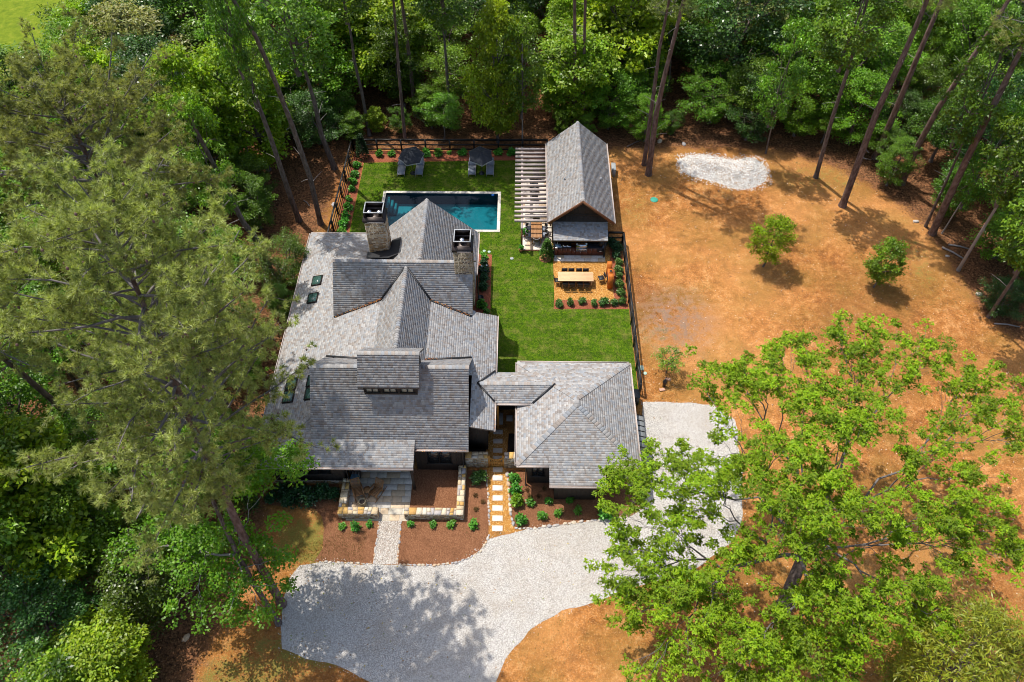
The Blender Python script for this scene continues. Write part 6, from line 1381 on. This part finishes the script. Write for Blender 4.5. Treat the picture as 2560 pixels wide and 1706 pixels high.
row('small green shrub in the garage bed, {} from the left', 'H', ((770, 765, 'a', .95), (868, 568, 's', 1.05), (985, 728, 's', 1.1), (1055, 568, 's', .9), (1168, 697, 's', 1.0), (1283, 562, 's', .9), (1375, 665, 's', 1.0)), 's', 1.0, 'small shrubs in the garage bed', .15)
shrub('rounded shrub in the garage bed near the driveway under the oak', 'H', 1655, 690, 'a', 1.2)
row('small shrub in front of the right stone wall, {} from the front walk', 'G', ((1705, 808), (1930, 803), (2142, 812)), 's', 1.0, 'small shrubs before the right stone wall', .15); shrub('small shrub left of the golden path near the driveway', 'H', 280, 812, 's', 1.1, .15)
row('small shrub in front of the left stone wall, {} from the left', 'G', ((978, 822), (1138, 822), (1285, 803)), 's', 1.0, 'small shrubs before the left stone wall', .15)
row('dark evergreen shrub under the front windows, {} from the left', 'G', ((235, 515, 'd', .9), (370, 450, 'd', 1.15), (430, 535, 'd', 1.3), (560, 450, 'd', 1.2), (640, 525, 'd', 1.35), (765, 465, 'd', 1.2), (890, 470, 'd', .95)), 'd', 1.2, 'dark shrubs under the front windows', .45)
shrub('dark shrub at the left end of the front bed by the pines', 'G', 45, 585, 'd', .9)
# withered tufts
def tuft_proto(seed):
    rg = np.random.default_rng(seed); n = 60; a = rg.uniform(0, 6.28, n); ax = np.column_stack([np.cos(a) * .7, np.sin(a) * .7, rg.uniform(.4, 1.2, n)]); V, F = leaf_quads(rg.normal(size=(n, 3)) * np.array([.05, .05, 0]), ax, rg.normal(size=(n, 3)), .28 * rg.uniform(.6, 1.2, n), np.full(n, .03)); return raw_mesh('tuft', V, F, M['l_straw'], np.ones((n, 3)) * rg.uniform(.5, 1.2, (n, 1)))
TU = tuft_proto(9)
for grp, lab, v, pts in (('tan tufts under the garage bay', 'withered tan grass tuft in the shade of the garage bay', 'H', ((1010, 432), (1110, 432), (1200, 432), (1350, 500), (1455, 425), (950, 515), (1190, 515), (1550, 500), (830, 445), (858, 515))), ('dry tufts left of the golden path', 'dry dark tuft in the mulch left of the path', 'H', ((290, 505), (365, 575), (295, 652)))):
    for i_, (x, y) in enumerate(sorted(pts)): q = at(v, x, y); o = link('grass_tuft', TU, None, (q.x, q.y, .01), (0, 0, random.uniform(0, 6)), None); tag(o, lab + f', {ORD[i_]} from the left', 'grass tuft', grp)
# corner conifer, terrace spruce, potted plants
def cone_tree(name, label, x, y, h, r, seed, mat, cat='conifer'):
    rg = np.random.default_rng(seed); n = 1500; u = rg.uniform(0, 1, n) ** .8; a = rg.uniform(0, 6.28, n); rr = r * (1 - u) ** .8 * rg.uniform(.55, 1.05, n) + .03; c = np.column_stack([np.cos(a) * rr, np.sin(a) * rr, .08 + u * h * .95]); ax = np.column_stack([np.cos(a), np.sin(a), rg.uniform(.1, .9, n)]); V, F = leaf_quads(c, ax, rg.normal(size=(n, 3)) + np.array([0, 0, 1]), .2 * rg.uniform(.6, 1.2, n), np.full(n, .09)); t = thing(name, label, cat, (x, y, .01))
    tt = rg.uniform(.6, 1.4, n); link('foliage', raw_mesh('foliage', V, F, M[mat], np.column_stack([tt, tt, tt])), t); m = MB(); m.tube([(0, 0, 0), (0, 0, h * .9)], [.05, .01], 6); link('trunk', raw_mesh('trunk', m.v, m.f, M['bark']), t)
q = at('E', 440, 395); cone_tree('arborvitae', 'dark columnar evergreen in the back left corner of the fence', q.x - .1, q.y + .35, 2.6, .55, 5, 'l_conifer')
q = at('D', 815, 800); cone_tree('spruce', 'small spruce at the corner of the pergola terrace', q.x, q.y, 1.9, .55, 6, 'l_laurel')
disc('mulch_ring', 'terracotta coloured mulch ring under the small spruce', 'mulch', 'D', 800, 815, .5, 'terracotta', .02)
for v, x, y, lab, rr, kind in (('D', 500, 730, 'terracotta pot with a leafy plant at the near pergola post', .19, 's'), ('D', 550, 545, 'terracotta pot with a fern on the terrace beside the teak table', .16, 'a')):
    q = at(v, x, y); t = thing('potted_plant', lab, 'potted plant', (q.x, q.y, .02)); m = MB(); m.lathe([(rr * .7, 0), (rr, .28), (rr * 1.1, .3), (rr * .95, .3), (rr * .9, .25)], (q.x, q.y, .02), 14); m.build('pot', M['terracotta'], t); link('foliage', SH[kind][0], t, (0, 0, .25), None, (.8, .8, .9))
# fallen logs, rocks and leaf litter of the forest floor
for i, (v, x0, y0, x1, y1, r) in enumerate((('O', 1880, 550, 2010, 620, .09), ('O', 2190, 915, 2240, 935, .12), ('K', 1890, 1500, 2030, 1530, .08), ('J', 1880, 900, 2000, 850, .06), ('O', 2180, 990, 2330, 1010, .07), ('J', 600, 720, 660, 770, .1), ('A', 440, 80, 490, 130, .05))):
    a_ = at(v, x0, y0, .08); b_ = at(v, x1, y1, .1); m = MB(); m.tube([a_, a_.lerp(b_, .5) + Vector((0, .08, .03)), b_], [r, r * .85, r * .6], 7, cap=True); o = m.build('fallen_log', M['bark' if i % 2 else 'twig']); tag(o, ('fallen log at the right edge of the clay yard', 'short sawn log at the foot of the slim leaning trunk', 'fallen branch under the reddish pine', 'fallen branch behind the twin trunks', 'fallen branch near the right border', 'fallen log behind the back fence', 'pale stick on the ground left of the fence')[i], 'log')
for i, (v, x, y, s) in enumerate((('K', 1690, 1360, .28), ('K', 120, 868, .35), ('K', 268, 885, .3), ('O', 2090, 822, .3), ('M', 1130, 1300, .3), ('A', 715, 125, .35), ('O', 1910, 602, .2))):
    q = at(v, x, y); o = link('boulder', ROCKS[i % 6], None, (q.x, q.y, 0), (0, 0, i), (s, s, s * .7)); tag(o, ('pale rock at the foot of the thin grey trunk', 'grey rock at the wood edge behind the twin trunks, left one', 'grey rock at the wood edge behind the twin trunks, right one', 'tan rock near the slim leaning trunk', 'pinkish rock in the lower left woods', 'mossy rock outside the left fence', 'small rock beside the fallen log')[i], 'rock')
def litter():
    rg = np.random.default_rng(8); n = 60000; q = np.column_stack([rg.uniform(-46, 50, n), rg.uniform(10, 72, n)]); d = polydist(q, CLEAR); k = (d < .6 * rg.uniform(-1, 1, n)); q = q[k]; n = len(q); a = rg.uniform(0, 6.28, n); c = np.column_stack([q, rg.uniform(.005, .05, n)]); ax = np.column_stack([np.cos(a), np.sin(a), rg.normal(size=n) * .3])
    V, F = leaf_quads(c, ax, rg.normal(size=(n, 3)) * .35 + np.array([0, 0, 1]), .13 * rg.uniform(.5, 1.4, n), .08 * rg.uniform(.5, 1.3, n)); cols = np.array([(.30, .15, .07), (.20, .095, .045), (.40, .22, .11), (.13, .07, .04), (.34, .15, .06)]); C_ = cols[rg.integers(0, 5, n)] * rg.uniform(.6, 1.2, (n, 1))
    tag(link('leaf_litter', raw_mesh('leaf_litter', V, F, M['rock'], C_)), 'fallen brown leaves covering the forest floor', 'leaf litter', kind='stuff')
    n = 60000; q = np.column_stack([rg.uniform(-17, 46, n), rg.uniform(8, 60, n)]); k = (polydist(q, CLEAR) > .3) & ~inpoly(q, DRIVE) & ~((q[:, 0] < 8.9) & (q[:, 1] > 22)); q = q[k]
    g = np.array([mnoise.noise(Vector((x * .22, y * .22, 9.0))) + .5 * mnoise.noise(Vector((x, y, 4.0))) for x, y in q]); q = q[g > .02]; n = len(q); a = rg.uniform(0, 6.28, n); b = rg.uniform(0, 6.28, n); h = rg.uniform(.03, .09, n); z0_ = np.zeros(n); w = .025
    V = np.stack([np.column_stack([q[:, 0] - np.cos(a) * w, q[:, 1] - np.sin(a) * w, z0_]), np.column_stack([q[:, 0] + np.cos(a) * w, q[:, 1] + np.sin(a) * w, z0_]), np.column_stack([q[:, 0] + np.cos(b) * h, q[:, 1] + np.sin(b) * h, h])], 1).reshape(-1, 3)
    cols = np.array([(.26, .19, .06), (.18, .16, .04), (.42, .28, .12), (.12, .14, .03)]); tag(link('yard_grass', raw_mesh('yard_grass', V, np.arange(3 * n).reshape(-1, 3), M['blade'], cols[rg.integers(0, 4, n)] * rg.uniform(.7, 1.2, (n, 1)))), 'thin dry grass scattered over the orange clay yard', 'grass', kind='stuff')
litter()
def debris():
    rg = np.random.default_rng(18); n = 1500; q = np.column_stack([rg.uniform(-15, 14, n), rg.uniform(9, 31, n)]); k = inpoly(q, DRIVE) & (rg.random(n) < .35 + .65 * (q[:, 0] < -6)); q = q[k]; n = len(q); a = rg.uniform(0, 6.28, n)
    V, F = leaf_quads(np.column_stack([q, np.full(n, .03)]), np.column_stack([np.cos(a), np.sin(a), rg.normal(size=n) * .2]), rg.normal(size=(n, 3)) * .3 + np.array([0, 0, 1]), .12 * rg.uniform(.5, 1.3, n), .07 * rg.uniform(.5, 1.3, n)); cols = np.array([(.35, .2, .09), (.22, .13, .06), (.5, .38, .06), (.2, .24, .05)])
    tag(link('fallen_leaves', raw_mesh('fallen_leaves', V, F, M['rock'], cols[rg.integers(0, 4, n)])), 'a few fallen leaves blown over the gravel driveway', 'leaves', kind='stuff')
    n = 2600; q = np.column_stack([rg.uniform(9, 44, n), rg.uniform(10, 60, n)]); k = (polydist(q, CLEAR) > 0) & ~inpoly(q, DRIVE); q = q[k]; n = len(q); a = rg.uniform(0, 6.28, n)
    V, F = leaf_quads(np.column_stack([q, np.full(n, .012)]), np.column_stack([np.cos(a), np.sin(a), np.zeros(n)]), np.tile(np.array([0, 0, 1.0]), (n, 1)), .35 * rg.uniform(.3, 1.4, n), .03 * rg.uniform(.6, 1.6, n)); cols = np.array([(.2, .11, .06), (.12, .07, .04), (.5, .34, .2), (.3, .16, .07)])
    tag(link('fallen_twigs', raw_mesh('fallen_twigs', V, F, M['rock'], cols[rg.integers(0, 4, n)])), 'thin twigs and straw lying on the clay yard', 'twigs', kind='stuff')
debris()
